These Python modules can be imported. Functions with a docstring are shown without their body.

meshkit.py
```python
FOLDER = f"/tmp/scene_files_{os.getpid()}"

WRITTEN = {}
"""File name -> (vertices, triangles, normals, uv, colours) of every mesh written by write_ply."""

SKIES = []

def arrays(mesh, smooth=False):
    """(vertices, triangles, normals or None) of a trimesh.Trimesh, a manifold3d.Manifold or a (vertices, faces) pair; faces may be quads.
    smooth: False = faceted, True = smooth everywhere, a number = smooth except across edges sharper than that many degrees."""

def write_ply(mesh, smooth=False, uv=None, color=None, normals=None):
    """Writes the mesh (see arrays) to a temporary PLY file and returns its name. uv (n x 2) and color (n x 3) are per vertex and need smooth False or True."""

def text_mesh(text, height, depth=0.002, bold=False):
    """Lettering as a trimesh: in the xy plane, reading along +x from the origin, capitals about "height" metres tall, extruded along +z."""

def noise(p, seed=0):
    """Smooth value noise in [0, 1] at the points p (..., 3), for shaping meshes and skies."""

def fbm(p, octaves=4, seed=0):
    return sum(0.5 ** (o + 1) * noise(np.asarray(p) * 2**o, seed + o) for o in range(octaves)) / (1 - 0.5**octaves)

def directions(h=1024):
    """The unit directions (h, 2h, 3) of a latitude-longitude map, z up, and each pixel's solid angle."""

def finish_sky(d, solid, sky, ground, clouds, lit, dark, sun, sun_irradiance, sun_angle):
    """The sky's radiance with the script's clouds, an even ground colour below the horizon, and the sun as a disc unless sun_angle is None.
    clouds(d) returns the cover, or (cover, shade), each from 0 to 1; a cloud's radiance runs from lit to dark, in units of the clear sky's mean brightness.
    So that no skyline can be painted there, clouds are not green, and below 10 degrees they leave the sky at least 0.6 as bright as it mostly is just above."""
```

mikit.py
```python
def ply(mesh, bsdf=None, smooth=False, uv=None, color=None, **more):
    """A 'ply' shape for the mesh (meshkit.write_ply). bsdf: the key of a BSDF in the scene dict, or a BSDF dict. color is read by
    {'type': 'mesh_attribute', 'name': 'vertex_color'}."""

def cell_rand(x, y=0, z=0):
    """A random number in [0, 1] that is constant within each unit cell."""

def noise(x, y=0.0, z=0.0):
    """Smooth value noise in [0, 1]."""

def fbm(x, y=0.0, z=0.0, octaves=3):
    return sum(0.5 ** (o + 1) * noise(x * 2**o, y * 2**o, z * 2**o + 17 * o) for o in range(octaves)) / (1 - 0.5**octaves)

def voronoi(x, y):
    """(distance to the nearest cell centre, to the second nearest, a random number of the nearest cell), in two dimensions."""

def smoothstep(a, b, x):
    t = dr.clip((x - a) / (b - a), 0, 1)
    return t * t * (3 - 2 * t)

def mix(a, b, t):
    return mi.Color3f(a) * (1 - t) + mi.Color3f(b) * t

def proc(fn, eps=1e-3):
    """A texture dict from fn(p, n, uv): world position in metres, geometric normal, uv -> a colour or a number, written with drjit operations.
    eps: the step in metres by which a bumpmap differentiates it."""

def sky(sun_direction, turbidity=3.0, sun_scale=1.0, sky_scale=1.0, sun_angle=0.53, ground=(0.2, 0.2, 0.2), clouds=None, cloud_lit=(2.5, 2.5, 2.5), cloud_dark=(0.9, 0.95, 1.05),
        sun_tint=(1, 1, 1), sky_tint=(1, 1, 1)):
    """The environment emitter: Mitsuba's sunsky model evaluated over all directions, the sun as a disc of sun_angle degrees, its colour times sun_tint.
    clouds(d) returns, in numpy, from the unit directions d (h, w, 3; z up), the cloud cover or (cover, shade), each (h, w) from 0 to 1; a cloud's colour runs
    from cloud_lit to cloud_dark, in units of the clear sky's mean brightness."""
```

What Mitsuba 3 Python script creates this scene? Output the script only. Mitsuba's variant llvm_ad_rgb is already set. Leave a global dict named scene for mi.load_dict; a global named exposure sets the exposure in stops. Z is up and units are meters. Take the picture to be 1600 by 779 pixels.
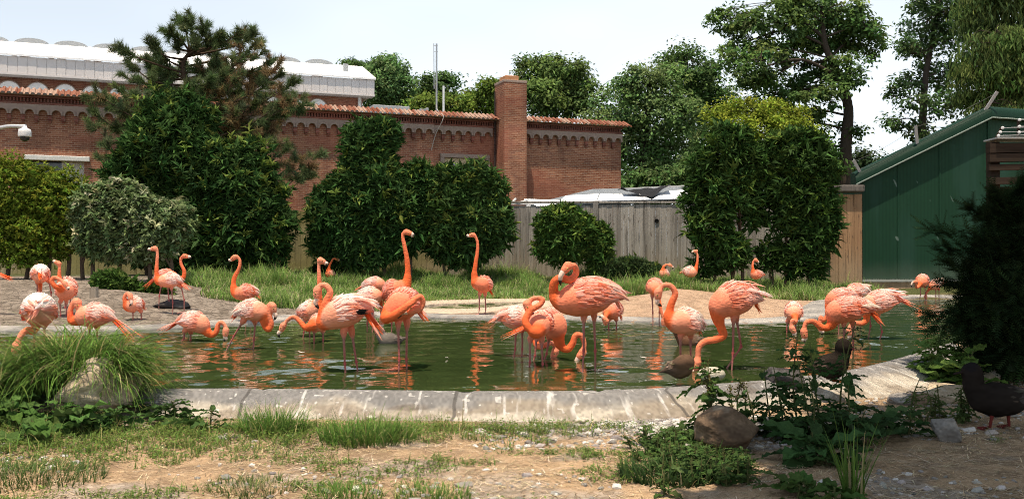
import math, random
import numpy as np, trimesh, shapely, shapely.ops
import drjit as dr
import mitsuba as mi
import mikit, meshkit
from shapely.geometry import Polygon, Point, LineString, box as sbox
from mikit import proc, noise, fbm, smoothstep, mix, cell_rand, voronoi

T = mi.ScalarTransform4f
F, ZC, HV = 1536.0, 0.92, 400.0        # focal length in photo pixels, eye height over the water, horizon row
scene, labels = {}, {}
exposure = 1.9

# ------------------------------------------------------------------ camera and light
scene['camera'] = {'type': 'perspective', 'fov': 2 * math.degrees(math.atan(800 / F)), 'fov_axis': 'x', 'near_clip': 0.05, 'far_clip': 2000.0,
                   'to_world': T().look_at(origin=[0, 0, ZC], target=[0, 1, ZC + (HV - 389.5) / F], up=[0, 0, 1])}
SUN = np.array([-0.07, -0.265, 0.96]); SUN /= np.linalg.norm(SUN)

def haze_cover(d):
    n = meshkit.fbm(d * np.array([2.2, 2.2, 5.0]) + 3.1, 4, 5)
    c = 0.08 + 0.14 * np.clip((n - 0.42) * 3, 0, 1) + 0.74 * np.exp(-np.abs(d[..., 2]) * 2.4)
    return np.clip(c + 0.10 * d[..., 0], 0, 0.97)
scene['sky'] = mikit.sky(SUN.tolist(), turbidity=3, sky_scale=.6, clouds=haze_cover, cloud_lit=(6.3, 6.7, 6.85), cloud_dark=(3, 3.2, 3.4))

# ------------------------------------------------------------------ helpers
def P(u, v, d):
    return np.array([(u - 800) / F * d, d, ZC - (v - HV) / F * d])

def rng_(seed): return np.random.default_rng(seed)
_count = {}
def numbered(key):
    k = _count.get(key, 0); _count[key] = k + 1
    return key if k == 0 else f'{key}_{k:03d}'

def tag(key, label=None, cat=None, group=None, kind=None):
    d = {k: v for k, v in (('label', label), ('category', cat), ('group', group), ('kind', kind)) if v}
    if d: labels[key] = {**labels.get(key, {}), **d}
    return key

def thing(name, label, cat, group=None):
    key = numbered(name); tag(key, label, cat, group); return key

def put(name, mesh, bsdf, parent=None, smooth=False, uv=None, color=None, label=None, cat=None, group=None, kind=None):
    key = numbered((parent + '__' + name) if parent else name)
    scene[key] = mikit.ply(mesh, bsdf, smooth=smooth, uv=uv, color=color)
    tag(key, label, cat, group, kind)
    return key

def nz(a): return a / np.maximum(np.linalg.norm(a, axis=-1, keepdims=True), 1e-12)
def lerp(a, b, t): return a + (b - a) * t
def sstep(a, b, x):
    t = np.clip((x - a) / (b - a), 0, 1); return t * t * (3 - 2 * t)

class Bag:
    """collects vertices, faces and colours of the pieces of one mesh"""
    def __init__(s): s.v, s.f, s.c, s.n = [], [], [], 0
    def add(s, v, f, c=(0.5, 0.5, 0.5)):
        v = np.asarray(v, float).reshape(-1, 3); f = np.asarray(f, int)
        if f.shape[1] == 4: f = np.vstack([f[:, [0, 1, 2]], f[:, [0, 2, 3]]])
        s.v.append(v); s.f.append(f + s.n); s.c.append(np.broadcast_to(np.asarray(c, float), v.shape)); s.n += len(v)
    def mesh(s): return (np.vstack(s.v), np.vstack(s.f))
    def color(s): return np.vstack(s.c)

def tube(pts, rad, sides=8, cap=True):
    p = np.asarray(pts, float); r = np.broadcast_to(np.asarray(rad, float), (len(p),))
    t = nz(np.gradient(p, axis=0))
    ref = np.array([0, 0, 1.0]) if abs(t[0][2]) < 0.9 else np.array([1.0, 0, 0])
    a = np.zeros_like(p); x = nz(np.cross(t[0], ref))
    for i in range(len(p)):
        x = nz(x - t[i] * (x @ t[i])); a[i] = x
    b = np.cross(t, a); ang = np.arange(sides) * 2 * np.pi / sides
    v = p[:, None] + r[:, None, None] * (np.cos(ang)[None, :, None] * a[:, None] + np.sin(ang)[None, :, None] * b[:, None])
    i, j = np.meshgrid(np.arange(len(p) - 1), np.arange(sides), indexing='ij')
    q = np.stack([i * sides + j, i * sides + (j + 1) % sides, (i + 1) * sides + (j + 1) % sides, (i + 1) * sides + j], -1).reshape(-1, 4)
    v = v.reshape(-1, 3); f = np.vstack([q[:, [0, 1, 2]], q[:, [0, 2, 3]]])
    if cap:
        n = len(v); v = np.vstack([v, p[0], p[-1]]); k = np.arange(sides); e = (len(p) - 1) * sides
        f = np.vstack([f, np.stack([k * 0 + n, (k + 1) % sides, k], 1), np.stack([k * 0 + n + 1, e + k, e + (k + 1) % sides], 1)])
    return v, f

def catmull(pts, per=6):
    p = np.asarray(pts, float); p = np.vstack([2 * p[0] - p[1], p, 2 * p[-1] - p[-2]]); out = []
    for i in range(1, len(p) - 2):
        for s in np.arange(per) / per:
            a, b, c, d = p[i - 1], p[i], p[i + 1], p[i + 2]
            out.append(0.5 * (2 * b + (c - a) * s + (2 * a - 5 * b + 4 * c - d) * s * s + (3 * b - a - 3 * c + d) * s ** 3))
    return np.array(out + [p[-2]])

def boxm(x0, x1, y0, y1, z0, z1):
    v = np.array([[x, y, z] for x in (x0, x1) for y in (y0, y1) for z in (z0, z1)], float)
    f = np.array([[0, 1, 3], [0, 3, 2], [4, 6, 7], [4, 7, 5], [0, 4, 5], [0, 5, 1], [2, 3, 7], [2, 7, 6], [0, 2, 6], [0, 6, 4], [1, 5, 7], [1, 7, 3]])
    return v, f

def chamfer(x0, x1, y0, y1, z0, z1, c):
    """a box with its edges taken off: the hull of three shrunken boxes"""
    v = np.vstack([boxm(x0, x1, y0 + c, y1 - c, z0 + c, z1 - c)[0], boxm(x0 + c, x1 - c, y0, y1, z0 + c, z1 - c)[0], boxm(x0 + c, x1 - c, y0 + c, y1 - c, z0, z1)[0]])
    h = trimesh.convex.convex_hull(v)
    return np.array(h.vertices), np.array(h.faces)

LEAF = (np.array([[0, 0, 0], [.5, 0, 0], [1, 0, -.14], [.42, .5, .12], [.42, -.5, .12]]), np.array([[0, 1, 3], [1, 2, 3], [0, 4, 1], [1, 4, 2]]))
CARD = (np.array([[0, 0, 0], [.5, .5, .06], [1, 0, -.1], [.5, -.5, .06]]), np.array([[0, 2, 1], [0, 3, 2]]))
NEEDLE = (np.array([[0, .5, 0], [0, -.5, 0], [1, 0, -.06]]), np.array([[0, 1, 2]]))
def spray_template():
    v, f = [], []
    for i in range(7):
        x = .08 + i * .13
        for s in (-1, 1):
            k = len(v); w = .5 * (1 - .55 * i / 7)
            v += [[x, 0, 0], [x + .085, 0, 0], [x + .17, s * w, .03]]; f.append([k, k + 1, k + 2])
    k = len(v); v += [[0, .02, 0], [0, -.02, 0], [1.08, 0, -.04]]; f.append([k, k + 1, k + 2])
    return np.array(v, float), np.array(f)
SPRAY = spray_template()

def leaves(tmpl, pos, axis, nrm, L, W, col):
    tv, tf = tmpl; n = len(pos)
    a = nz(axis); m = nrm - (nrm * a).sum(1, keepdims=True) * a; m = nz(m + 1e-9); b = np.cross(m, a)
    L = np.broadcast_to(L, (n,))[:, None, None]; W = np.broadcast_to(W, (n,))[:, None, None]
    v = pos[:, None] + tv[None, :, :1] * L * a[:, None] + tv[None, :, 1:2] * W * b[:, None] + tv[None, :, 2:] * L * m[:, None]
    f = tf[None] + (np.arange(n) * len(tv))[:, None, None]
    return v.reshape(-1, 3), f.reshape(-1, 3), np.repeat(col, len(tv), 0)

def blades(base, az, L, W, th0, th1, col, k=4, tipcol=None):
    """grass: ribbons that start th0 off the vertical and end th1 off it"""
    n = len(base); L = np.broadcast_to(L, (n,)); W = np.broadcast_to(W, (n,)); th0 = np.broadcast_to(th0, (n,)); th1 = np.broadcast_to(th1, (n,))
    h = np.stack([np.cos(az), np.sin(az), az * 0], 1); side = np.stack([-np.sin(az), np.cos(az), az * 0], 1)
    p = base.copy(); vs = []; cs = []
    for i in range(k + 1):
        w = W * (1 - (i / k) ** 1.6) * 0.5 + 0.0004
        vs += [p + side * w[:, None], p - side * w[:, None]]
        c = col if tipcol is None else lerp(col, tipcol, i / k)
        cs += [c, c]
        th = lerp(th0, th1, (i + .5) / k)
        p = p + (h * np.sin(th)[:, None] + np.array([0, 0, 1.0]) * np.cos(th)[:, None]) * (L / k)[:, None]
    m = 2 * (k + 1)
    v = np.stack(vs, 1).reshape(-1, 3); c = np.stack(cs, 1).reshape(-1, 3)
    f = np.array([[2 * i, 2 * i + 1, 2 * i + 3] for i in range(k)] + [[2 * i, 2 * i + 3, 2 * i + 2] for i in range(k)])
    return v, (f[None] + (np.arange(n) * m)[:, None, None]).reshape(-1, 3), c

def unit(rng, n):
    return nz(rng.normal(size=(n, 3)))

def vary(rng, base, n, amt=.25, hue=.12):
    c = np.asarray(base, float)[None] * np.exp(rng.normal(0, amt, (n, 1))) * np.exp(rng.normal(0, hue, (n, 3)))
    return np.clip(c, 0, .95)

def surface_nets(f, org, h):
    s = f < 0; nx, ny, nz_ = f.shape; c = np.zeros((nx - 1, ny - 1, nz_ - 1), np.int8)
    offs = [(i, j, k) for i in (0, 1) for j in (0, 1) for k in (0, 1)]
    for i, j, k in offs: c += s[i:nx - 1 + i, j:ny - 1 + j, k:nz_ - 1 + k]
    mixed = (c > 0) & (c < 8); idx = -np.ones(c.shape, int); cells = np.argwhere(mixed); idx[mixed] = np.arange(len(cells))
    acc = np.zeros((len(cells), 3)); cnt = np.zeros(len(cells))
    for a in offs:
        for ax in range(3):
            if a[ax]: continue
            b = list(a); b[ax] = 1
            A = cells + a; B = cells + b
            va, vb = f[A[:, 0], A[:, 1], A[:, 2]], f[B[:, 0], B[:, 1], B[:, 2]]
            m = (va < 0) != (vb < 0); t = va[m] / (va[m] - vb[m]); q = np.tile(np.array(a, float), (len(t), 1)); q[:, ax] = t
            acc[m] += q; cnt[m] += 1
    v = (cells + acc / np.maximum(cnt, 1)[:, None]) * h + org
    faces = []
    for ax in range(3):
        o1, o2 = [(1, 2), (2, 0), (0, 1)][ax]
        lo = [slice(1, -1)] * 3; hi = [slice(1, -1)] * 3; lo[ax] = slice(0, -1); hi[ax] = slice(1, None)
        A = s[tuple(lo)]; B = s[tuple(hi)]
        for flip in (0, 1):
            e = np.argwhere((A & ~B) if not flip else (~A & B))
            e = e + np.array([0 if i == ax else 1 for i in range(3)])
            d1 = np.zeros(3, int); d1[o1] = 1; d2 = np.zeros(3, int); d2[o2] = 1
            q = [idx[tuple((e - x).T)] for x in (d1 * 0, d1, d1 + d2, d2)]
            q = np.stack(q, 1)
            faces.append(q if not flip else q[:, ::-1])
    q = np.vstack(faces); q = q[(q >= 0).all(1)]
    return v, np.vstack([q[:, [0, 1, 2]], q[:, [0, 2, 3]]])

def sdf_body(bones, h=.011, noise_amp=0):
    """bones: (a, b, ra, rb, k): round cones, each joined to what came before with the smooth radius k"""
    P0 = np.array([np.minimum(a - ra, b - rb) for a, b, ra, rb, k in bones]).min(0) - 2.5 * h
    P1 = np.array([np.maximum(a + ra, b + rb) for a, b, ra, rb, k in bones]).max(0) + 2.5 * h
    n = np.ceil((P1 - P0) / h).astype(int) + 1
    f = np.full(n, 1.0)
    ax = [P0[i] + np.arange(n[i]) * h for i in range(3)]
    for a, b, ra, rb, k in bones:
        m = max(ra, rb) + max(k, 0) + 3 * h
        lo = np.clip(np.floor((np.minimum(a, b) - m - P0) / h).astype(int), 0, n); hi = np.clip(np.ceil((np.maximum(a, b) + m - P0) / h).astype(int) + 1, 0, n)
        sl = tuple(slice(x, y) for x, y in zip(lo, hi))
        X, Y, Z = np.meshgrid(*[ax[i][sl[i]] for i in range(3)], indexing='ij', sparse=True)
        d = b - a; L2 = max(d @ d, 1e-9)
        t = np.clip(((X - a[0]) * d[0] + (Y - a[1]) * d[1] + (Z - a[2]) * d[2]) / L2, 0, 1)
        q = np.sqrt((X - a[0] - t * d[0]) ** 2 + (Y - a[1] - t * d[1]) ** 2 + (Z - a[2] - t * d[2]) ** 2) - (ra + (rb - ra) * t)
        g = f[sl]
        if k > 0:
            e = np.maximum(k - np.abs(g - q), 0) / k
            f[sl] = np.minimum(g, q) - e * e * k * .25
        else:
            f[sl] = np.minimum(g, q)
    return surface_nets(f, P0, h)

# ------------------------------------------------------------------ materials
def vcol(): return {'type': 'mesh_attribute', 'name': 'vertex_color'}
def rgb(*c): return {'type': 'rgb', 'value': list(c)}
def two(b): return {'type': 'twosided', 'bsdf': b}
scene['mat_leaf'] = {'type': 'principledthin', 'base_color': vcol(), 'roughness': .5, 'diff_trans': .55, 'eta': 1.4}
scene['mat_gloss_leaf'] = {'type': 'principledthin', 'base_color': vcol(), 'roughness': .30, 'diff_trans': .22, 'eta': 1.45}
scene['mat_rough'] = two({'type': 'diffuse', 'reflectance': vcol()})
scene['mat_feather'] = {'type': 'principledthin', 'base_color': vcol(), 'roughness': .7, 'diff_trans': .5, 'eta': 1.3}
scene['mat_plumage'] = {'type': 'bumpmap', 'bump': proc(lambda p, n, uv: fbm(p.x * 45, p.y * 45, p.z * 80, 3), eps=.002), 'scale': .005, 'bsdf': two({'type': 'principled', 'base_color': vcol(), 'roughness': .75, 'specular': .2})}
scene['mat_bark'] = two({'type': 'diffuse', 'reflectance': vcol()})
scene['mat_semi'] = two({'type': 'principled', 'base_color': vcol(), 'roughness': .4, 'specular': .5})
scene['mat_metal'] = two({'type': 'principled', 'base_color': vcol(), 'roughness': .35, 'metallic': .6})
# ------------------------------------------------------------------ the lie of the land
def flat_px(l, z): return np.array([[(u - 800) / F * (ZC - z) * F / (v - HV), (ZC - z) * F / (v - HV)] for u, v in l])
RIM_PX = [(270, 606), (380, 606), (500, 607), (650, 609), (800, 610), (920, 609), (1010, 606), (1100, 600), (1190, 593), (1260, 586), (1320, 577), (1375, 565), (1415, 554), (1447, 544)]
rim_in = flat_px(RIM_PX, .05)
near_left = np.array([[-9.2, 11.6], [-8.9, 9.6], [-7.4, 8.0], [-5.4, 6.9], [-3.9, 6.5], [-3.0, 6.46]])
near_right = np.array([[4.7, 10.3], [5.9, 11.9], [8.2, 15.5], [10.6, 19.0]])
near_line = catmull(np.vstack([near_left, rim_in, near_right]), 6)
FAR_PX = [(1475, 465), (1400, 466), (1330, 470), (1303, 478), (1296, 488), (1282, 496), (1240, 503), (1180, 506), (1100, 507), (1000, 503), (900, 500), (800, 499), (700, 498), (640, 495),
          (560, 494), (480, 498), (420, 504), (350, 508), (290, 513), (200, 517), (100, 518), (0, 518)]
far_line = catmull(np.vstack([[[10.9, 20.4]], flat_px(FAR_PX, 0), [[-8.3, 12.3]]]), 5)
pool = Polygon(np.vstack([near_line, far_line])).buffer(0)
CH_PX = [(652, 484), (700, 487.5), (760, 484), (805, 478), (822, 474), (800, 473.2), (750, 474), (700, 476), (665, 479)]
chan = Polygon(catmull(np.vstack([flat_px(CH_PX, 0), flat_px(CH_PX[:1], 0)]), 4)[:-1]).buffer(0)

def seg_dist(px, py, ring):
    best = np.full(px.shape, 1e9)
    for (ax, ay), (bx, by) in zip(ring[:-1], ring[1:]):
        dx, dy = bx - ax, by - ay; t = np.clip(((px - ax) * dx + (py - ay) * dy) / (dx * dx + dy * dy + 1e-12), 0, 1)
        best = np.minimum(best, (px - ax - t * dx) ** 2 + (py - ay - t * dy) ** 2)
    return np.sqrt(best)

def sdist(poly, x, y):
    ring = np.array(poly.exterior.coords)[::2]; ring = np.vstack([ring, ring[:1]])
    d = seg_dist(x, y, ring); inside = shapely.contains_xy(poly, x, y)
    return np.where(inside, -d, d)
pool_near = LineString(near_line)

def ground_z(x, y, fine=True):
    x = np.asarray(x, float); y = np.asarray(y, float); sh = x.shape; x = x.ravel(); y = y.ravel()
    dp = sdist(pool, x, y); dc = sdist(chan, x, y); d = np.minimum(dp, dc)
    far = y > np.interp(x, [-9.2, -3, 0, 2, 3.9, 5, 8.2, 10.6, 20], [11.6, 7.5, 7.5, 7.5, 9.4, 10.6, 15.3, 18.8, 19]) + .3
    hi = .03 + .45 * sstep(.5, 6.0, d) + .10 * np.exp(-(((x - 3.3) / 2.3) ** 2 + ((y - 17.2) / 1.5) ** 2)) * sstep(.3, 1.5, d)
    hi = np.where(y > 30, lerp(hi, .5, sstep(30, 40, y)), hi)
    lo = -.10 - .02 * sstep(5, 2, y) + .16 * sstep(3.2, 4.6, x) * sstep(7.5, 10, y) + .1 * sstep(4, 8, np.abs(x)) * sstep(5, 9, y)
    z = np.where(far, hi, lo)
    q = np.stack([x, y, x * 0], 1)
    z = z + (meshkit.fbm(q * 1.3, 3, 3) - .5) * .05 * sstep(.2, 1.2, d)
    if fine: z = z + (meshkit.fbm(q * 9, 3, 8) - .5) * .022 * sstep(.1, .5, d)
    water = np.minimum(-d, .5) * 1.2
    z = np.where(d < 0, np.where(far, .03, -.2) - water, z)
    return z.reshape(sh)

def gz(x, y): return float(ground_z(np.array([x]), np.array([y]))[0])

def axis(parts):
    return np.unique(np.concatenate([np.arange(a, b, s) for a, b, s in parts]).round(5))
gx = axis([(-400, -40, 30), (-40, -10, 2), (-10, -4.2, .25), (-4.2, 4.6, .045), (4.6, 11, .25), (11, 40, 2), (40, 401, 30)])
gy = axis([(-60, -4, 8), (-4, 3.8, .3), (3.8, 7.0, .04), (7.0, 12, .15), (12, 24, .16), (24, 60, 2), (60, 700, 40)])
GX, GY = np.meshgrid(gx, gy, indexing='ij')
GZ = ground_z(GX, GY)
nX, nY = GX.shape
i, j = np.meshgrid(np.arange(nX - 1), np.arange(nY - 1), indexing='ij')
gq = np.stack([i * nY + j, (i + 1) * nY + j, (i + 1) * nY + j + 1, i * nY + j + 1], -1).reshape(-1, 4)

def ground_col(p, n, uv):
    a = fbm(p.x * 1.1, p.y * 1.1, 3., 4); b = fbm(p.x * 7, p.y * 7, 9., 3); c = noise(p.x * 70, p.y * 70, 1.); e = noise(p.x * 170, p.y * 170, 2.)
    dirt = mix([.43, .30, .185], [.27, .19, .12], smoothstep(.38, .62, a * .55 + b * .45))
    dirt = mix(dirt, mi.Color3f(.52, .40, .27), smoothstep(.6, .8, c) * .55)
    dirt = mix(dirt, mi.Color3f(.13, .09, .06), smoothstep(.68, .85, e) * .5)
    d1, d2, w = voronoi(p.x * 22, p.y * 22)
    peb = mix([.20, .19, .18], [.50, .47, .43], w) * mi.Color3f(smoothstep(.0, .16, d2 - d1) * .75 + .25)
    gm = smoothstep(.58, .70, fbm(p.x * 1.7, p.y * 1.7, 21., 3)) * .5
    gm = dr.maximum(gm, smoothstep(1.0, .3, dr.sqrt(dr.square((p.x - .95) / 1.0) + dr.square((p.y - 5.95) / .42))))
    near = mix(dirt, peb, gm)
    tan = mix([.42, .29, .195], [.31, .21, .14], smoothstep(.35, .65, b)); tan = mix(tan, mi.Color3f(.60, .47, .36), smoothstep(.62, .8, c) * .5)
    d3, d4, w2 = voronoi(p.x * 9, p.y * 9)
    gr = mix([.15, .125, .10], [.31, .265, .22], w2) * mi.Color3f(smoothstep(0., .2, d4 - d3) * .6 + .4)
    farc = mix(gr, tan, smoothstep(-2.2, 1.0, p.x + (b - .5) * 1.5))
    farc = mix(farc, mi.Color3f(.075, .085, .035), smoothstep(20.5, 23, p.y + (a - .5) * 3))
    return mix(near, farc, smoothstep(8.5, 11.5, p.y))
scene['mat_ground'] = {'type': 'bumpmap', 'bump': proc(lambda p, n, uv: fbm(p.x * 28, p.y * 28, 4., 3) + .5 * noise(p.x * 110, p.y * 110, 5.), eps=.004), 'scale': .014,
                       'bsdf': {'type': 'diffuse', 'reflectance': proc(ground_col)}}
put('ground', (np.stack([GX, GY, GZ], -1).reshape(-1, 3), gq), 'mat_ground', smooth=True, label='tan dirt ground with pebbles and straw around the pond', kind='structure')

# ------------------------------------------------------------------ concrete rim and far kerb
def sweep(line, prof_at, closed=False):
    """prof_at(s) gives (offset to the right-hand side of the line, z) rows"""
    t = nz(np.gradient(line, axis=0)); nrm = np.stack([t[:, 1], -t[:, 0]], 1)
    s = np.concatenate([[0], np.cumsum(np.linalg.norm(np.diff(line, axis=0), axis=1))])
    rows = []; uv = []
    for k in range(len(line)):
        pr = np.asarray(prof_at(s[k], line[k])); m = len(pr)
        rows.append(np.column_stack([line[k] + nrm[k] * pr[:, :1], pr[:, 1]])); uv.append(np.column_stack([np.full(m, s[k]), np.linspace(0, 1, m)]))
    v = np.vstack(rows); n = len(line)
    a, b = np.meshgrid(np.arange(n - 1), np.arange(m - 1), indexing='ij')
    q = np.stack([a * m + b, (a + 1) * m + b, (a + 1) * m + b + 1, a * m + b + 1], -1).reshape(-1, 4)
    return v, q, np.vstack(uv)
dense_near = np.array([pool_near.interpolate(x).coords[0] for x in np.arange(0, pool_near.length, .04)])
def rim_profile(s, p):
    w = .36 + .42 * sstep(1.9, 3.2, p[0]) - .3 * sstep(4.2, 6.5, p[0]); h = .0
    jit = (meshkit.fbm(np.array([[p[0] * 5, p[1] * 5, 0]]), 3, 4)[0] - .5) * .02
    t = np.array([-.03, -.03, 0, .05, .12, .2, .35, .5, .65, .8, .92, 1.0])
    z = np.array([-.6, .015, .042, .052, .05, .04, .008, -.03, -.065, -.10, -.13, -.18])
    bump = (meshkit.fbm(np.stack([t * 0 + p[0] * 9, t * 0 + p[1] * 9, t * 4], 1), 3, 9) - .5) * .018 * (t > .1)
    z = z + np.where(t > 0, .012 * (meshkit.noise(np.array([[p[0] * 14., p[1] * 14., 3.]]), 5)[0] > .80) * -1.0 * (t < .25), 0)
    # bites of crumbling concrete along the foot
    bite = np.clip(meshkit.fbm(np.array([[p[0] * 2.3, p[1] * 2.3, 7.]]), 3, 2)[0] - .52, 0, 1) * .5
    o = np.where(t > 0, t * w - np.where(t > .75, bite * w, 0), t)
    return np.column_stack([o, z + bump + jit * (t > .3)])
# direction of near_line: left to right, so right-hand side is towards the camera
def rim_col(p, n, uv):
    s, v = uv.x, uv.y
    v = (v - .2) / .8
    e = fbm(s * 3, v * 2.2, 1., 4); top = mix([.17, .168, .165], [.27, .26, .25], e)
    low = mix([.46, .42, .35], [.29, .25, .20], smoothstep(.38, .60, fbm(s * 4.5, v * 4, 6., 4)))
    c = mix(top, low, smoothstep(.42, .64, v + (e - .5) * .5))
    st = smoothstep(.66, .82, noise(s * 30 + 1.2 * noise(s * 8, v * 5, 1.), v * 1.6, 3.) * .75 + .25 * noise(s * 70, v * 5, 2.)) * smoothstep(.08, .3, v) * smoothstep(.95, .5, v) * smoothstep(.45, .62, fbm(s * 1.1, 5., 2., 3))
    c = mix(c, mi.Color3f(.70, .69, .66), st * .6)
    sp = smoothstep(.84, .92, noise(s * 40, v * 16, 8.)); c = mix(c, mi.Color3f(.6, .59, .56), sp * .6)
    dk = smoothstep(.66, .78, fbm(s * 2.2, v * 3.5, 30., 3)); c = mix(c, mi.Color3f(.13, .11, .09), dk * .6)
    cr = smoothstep(.035, .0, dr.abs(fbm(s * 1.1, v * .5, 44., 3) - .5)) * .0 + smoothstep(.012, .004, dr.abs(s / 1.37 - dr.floor(s / 1.37) - .5 + (noise(v * 6, s, 3.) - .5) * .03))
    c = mix(c, mi.Color3f(.08, .075, .07), cr * .75)
    return c * mi.Color3f(.8 + .4 * noise(s * 60, v * 24, 4.))
scene['mat_rim'] = {'type': 'bumpmap', 'bump': proc(lambda p, n, uv: fbm(p.x * 40, p.y * 40, p.z * 40, 3), eps=.004), 'scale': .008, 'bsdf': two({'type': 'diffuse', 'reflectance': proc(rim_col)})}
rv, rq, ruv = sweep(dense_near, rim_profile)
put('pool_rim', (rv, rq), 'mat_rim', smooth=True, uv=ruv, label='sloping concrete pond rim with white droppings and a crumbling foot', kind='structure')

kerb_line = np.array([LineString(far_line).interpolate(x).coords[0] for x in np.arange(0, LineString(far_line).length, .1)])
def kerb_profile(s, p):
    w = .30 + .22 * (meshkit.fbm(np.array([[p[0] * .7, p[1] * .7, 2.]]), 2, 3)[0] - .3)
    return [(-.05, -.4), (-.02, .01), (.03, .035), (.15, .046), (.3, .05), (w, .052), (w + .12, .035), (w + .3, -.06)]
def kerb_col(p, n, uv):
    e = fbm(p.x * 3, p.y * 3, 2., 4); c = mix([.38, .355, .32], [.24, .23, .215], smoothstep(.3, .7, e))
    return c * mi.Color3f(.85 + .3 * noise(p.x * 30, p.y * 30, 1.))
scene['mat_kerb'] = two({'type': 'diffuse', 'reflectance': proc(kerb_col)})
kv, kq, kuv = sweep(kerb_line, kerb_profile)
put('pool_kerb', (kv, kq), 'mat_kerb', smooth=True, label='low pale concrete kerb along the far shore of the pond', kind='structure')
# kerbs round the little channel behind it
chr_ = np.array(shapely.geometry.polygon.orient(chan, -1).exterior.coords); cl = LineString(chr_)
cl = np.array([cl.interpolate(x).coords[0] for x in np.arange(0, cl.length, .1)]); cl = np.vstack([cl, cl[:1]])
def chan_profile(s, p): return [(.03, -.4), (.01, .01), (-.05, .05), (-.25, .07), (-.6, .07), (-.85, .03), (-1.0, -.1)]
cv, cq, cuv = sweep(cl, chan_profile)
scene['mat_spit'] = two({'type': 'diffuse', 'reflectance': proc(lambda p, n, uv: mix([.56, .45, .33], [.44, .36, .28], fbm(p.x * 4, p.y * 4, 2., 4)))})
put('channel_kerb', (cv, cq), 'mat_spit', smooth=True, label='tan concrete lip around the narrow side channel', kind='structure')

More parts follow.
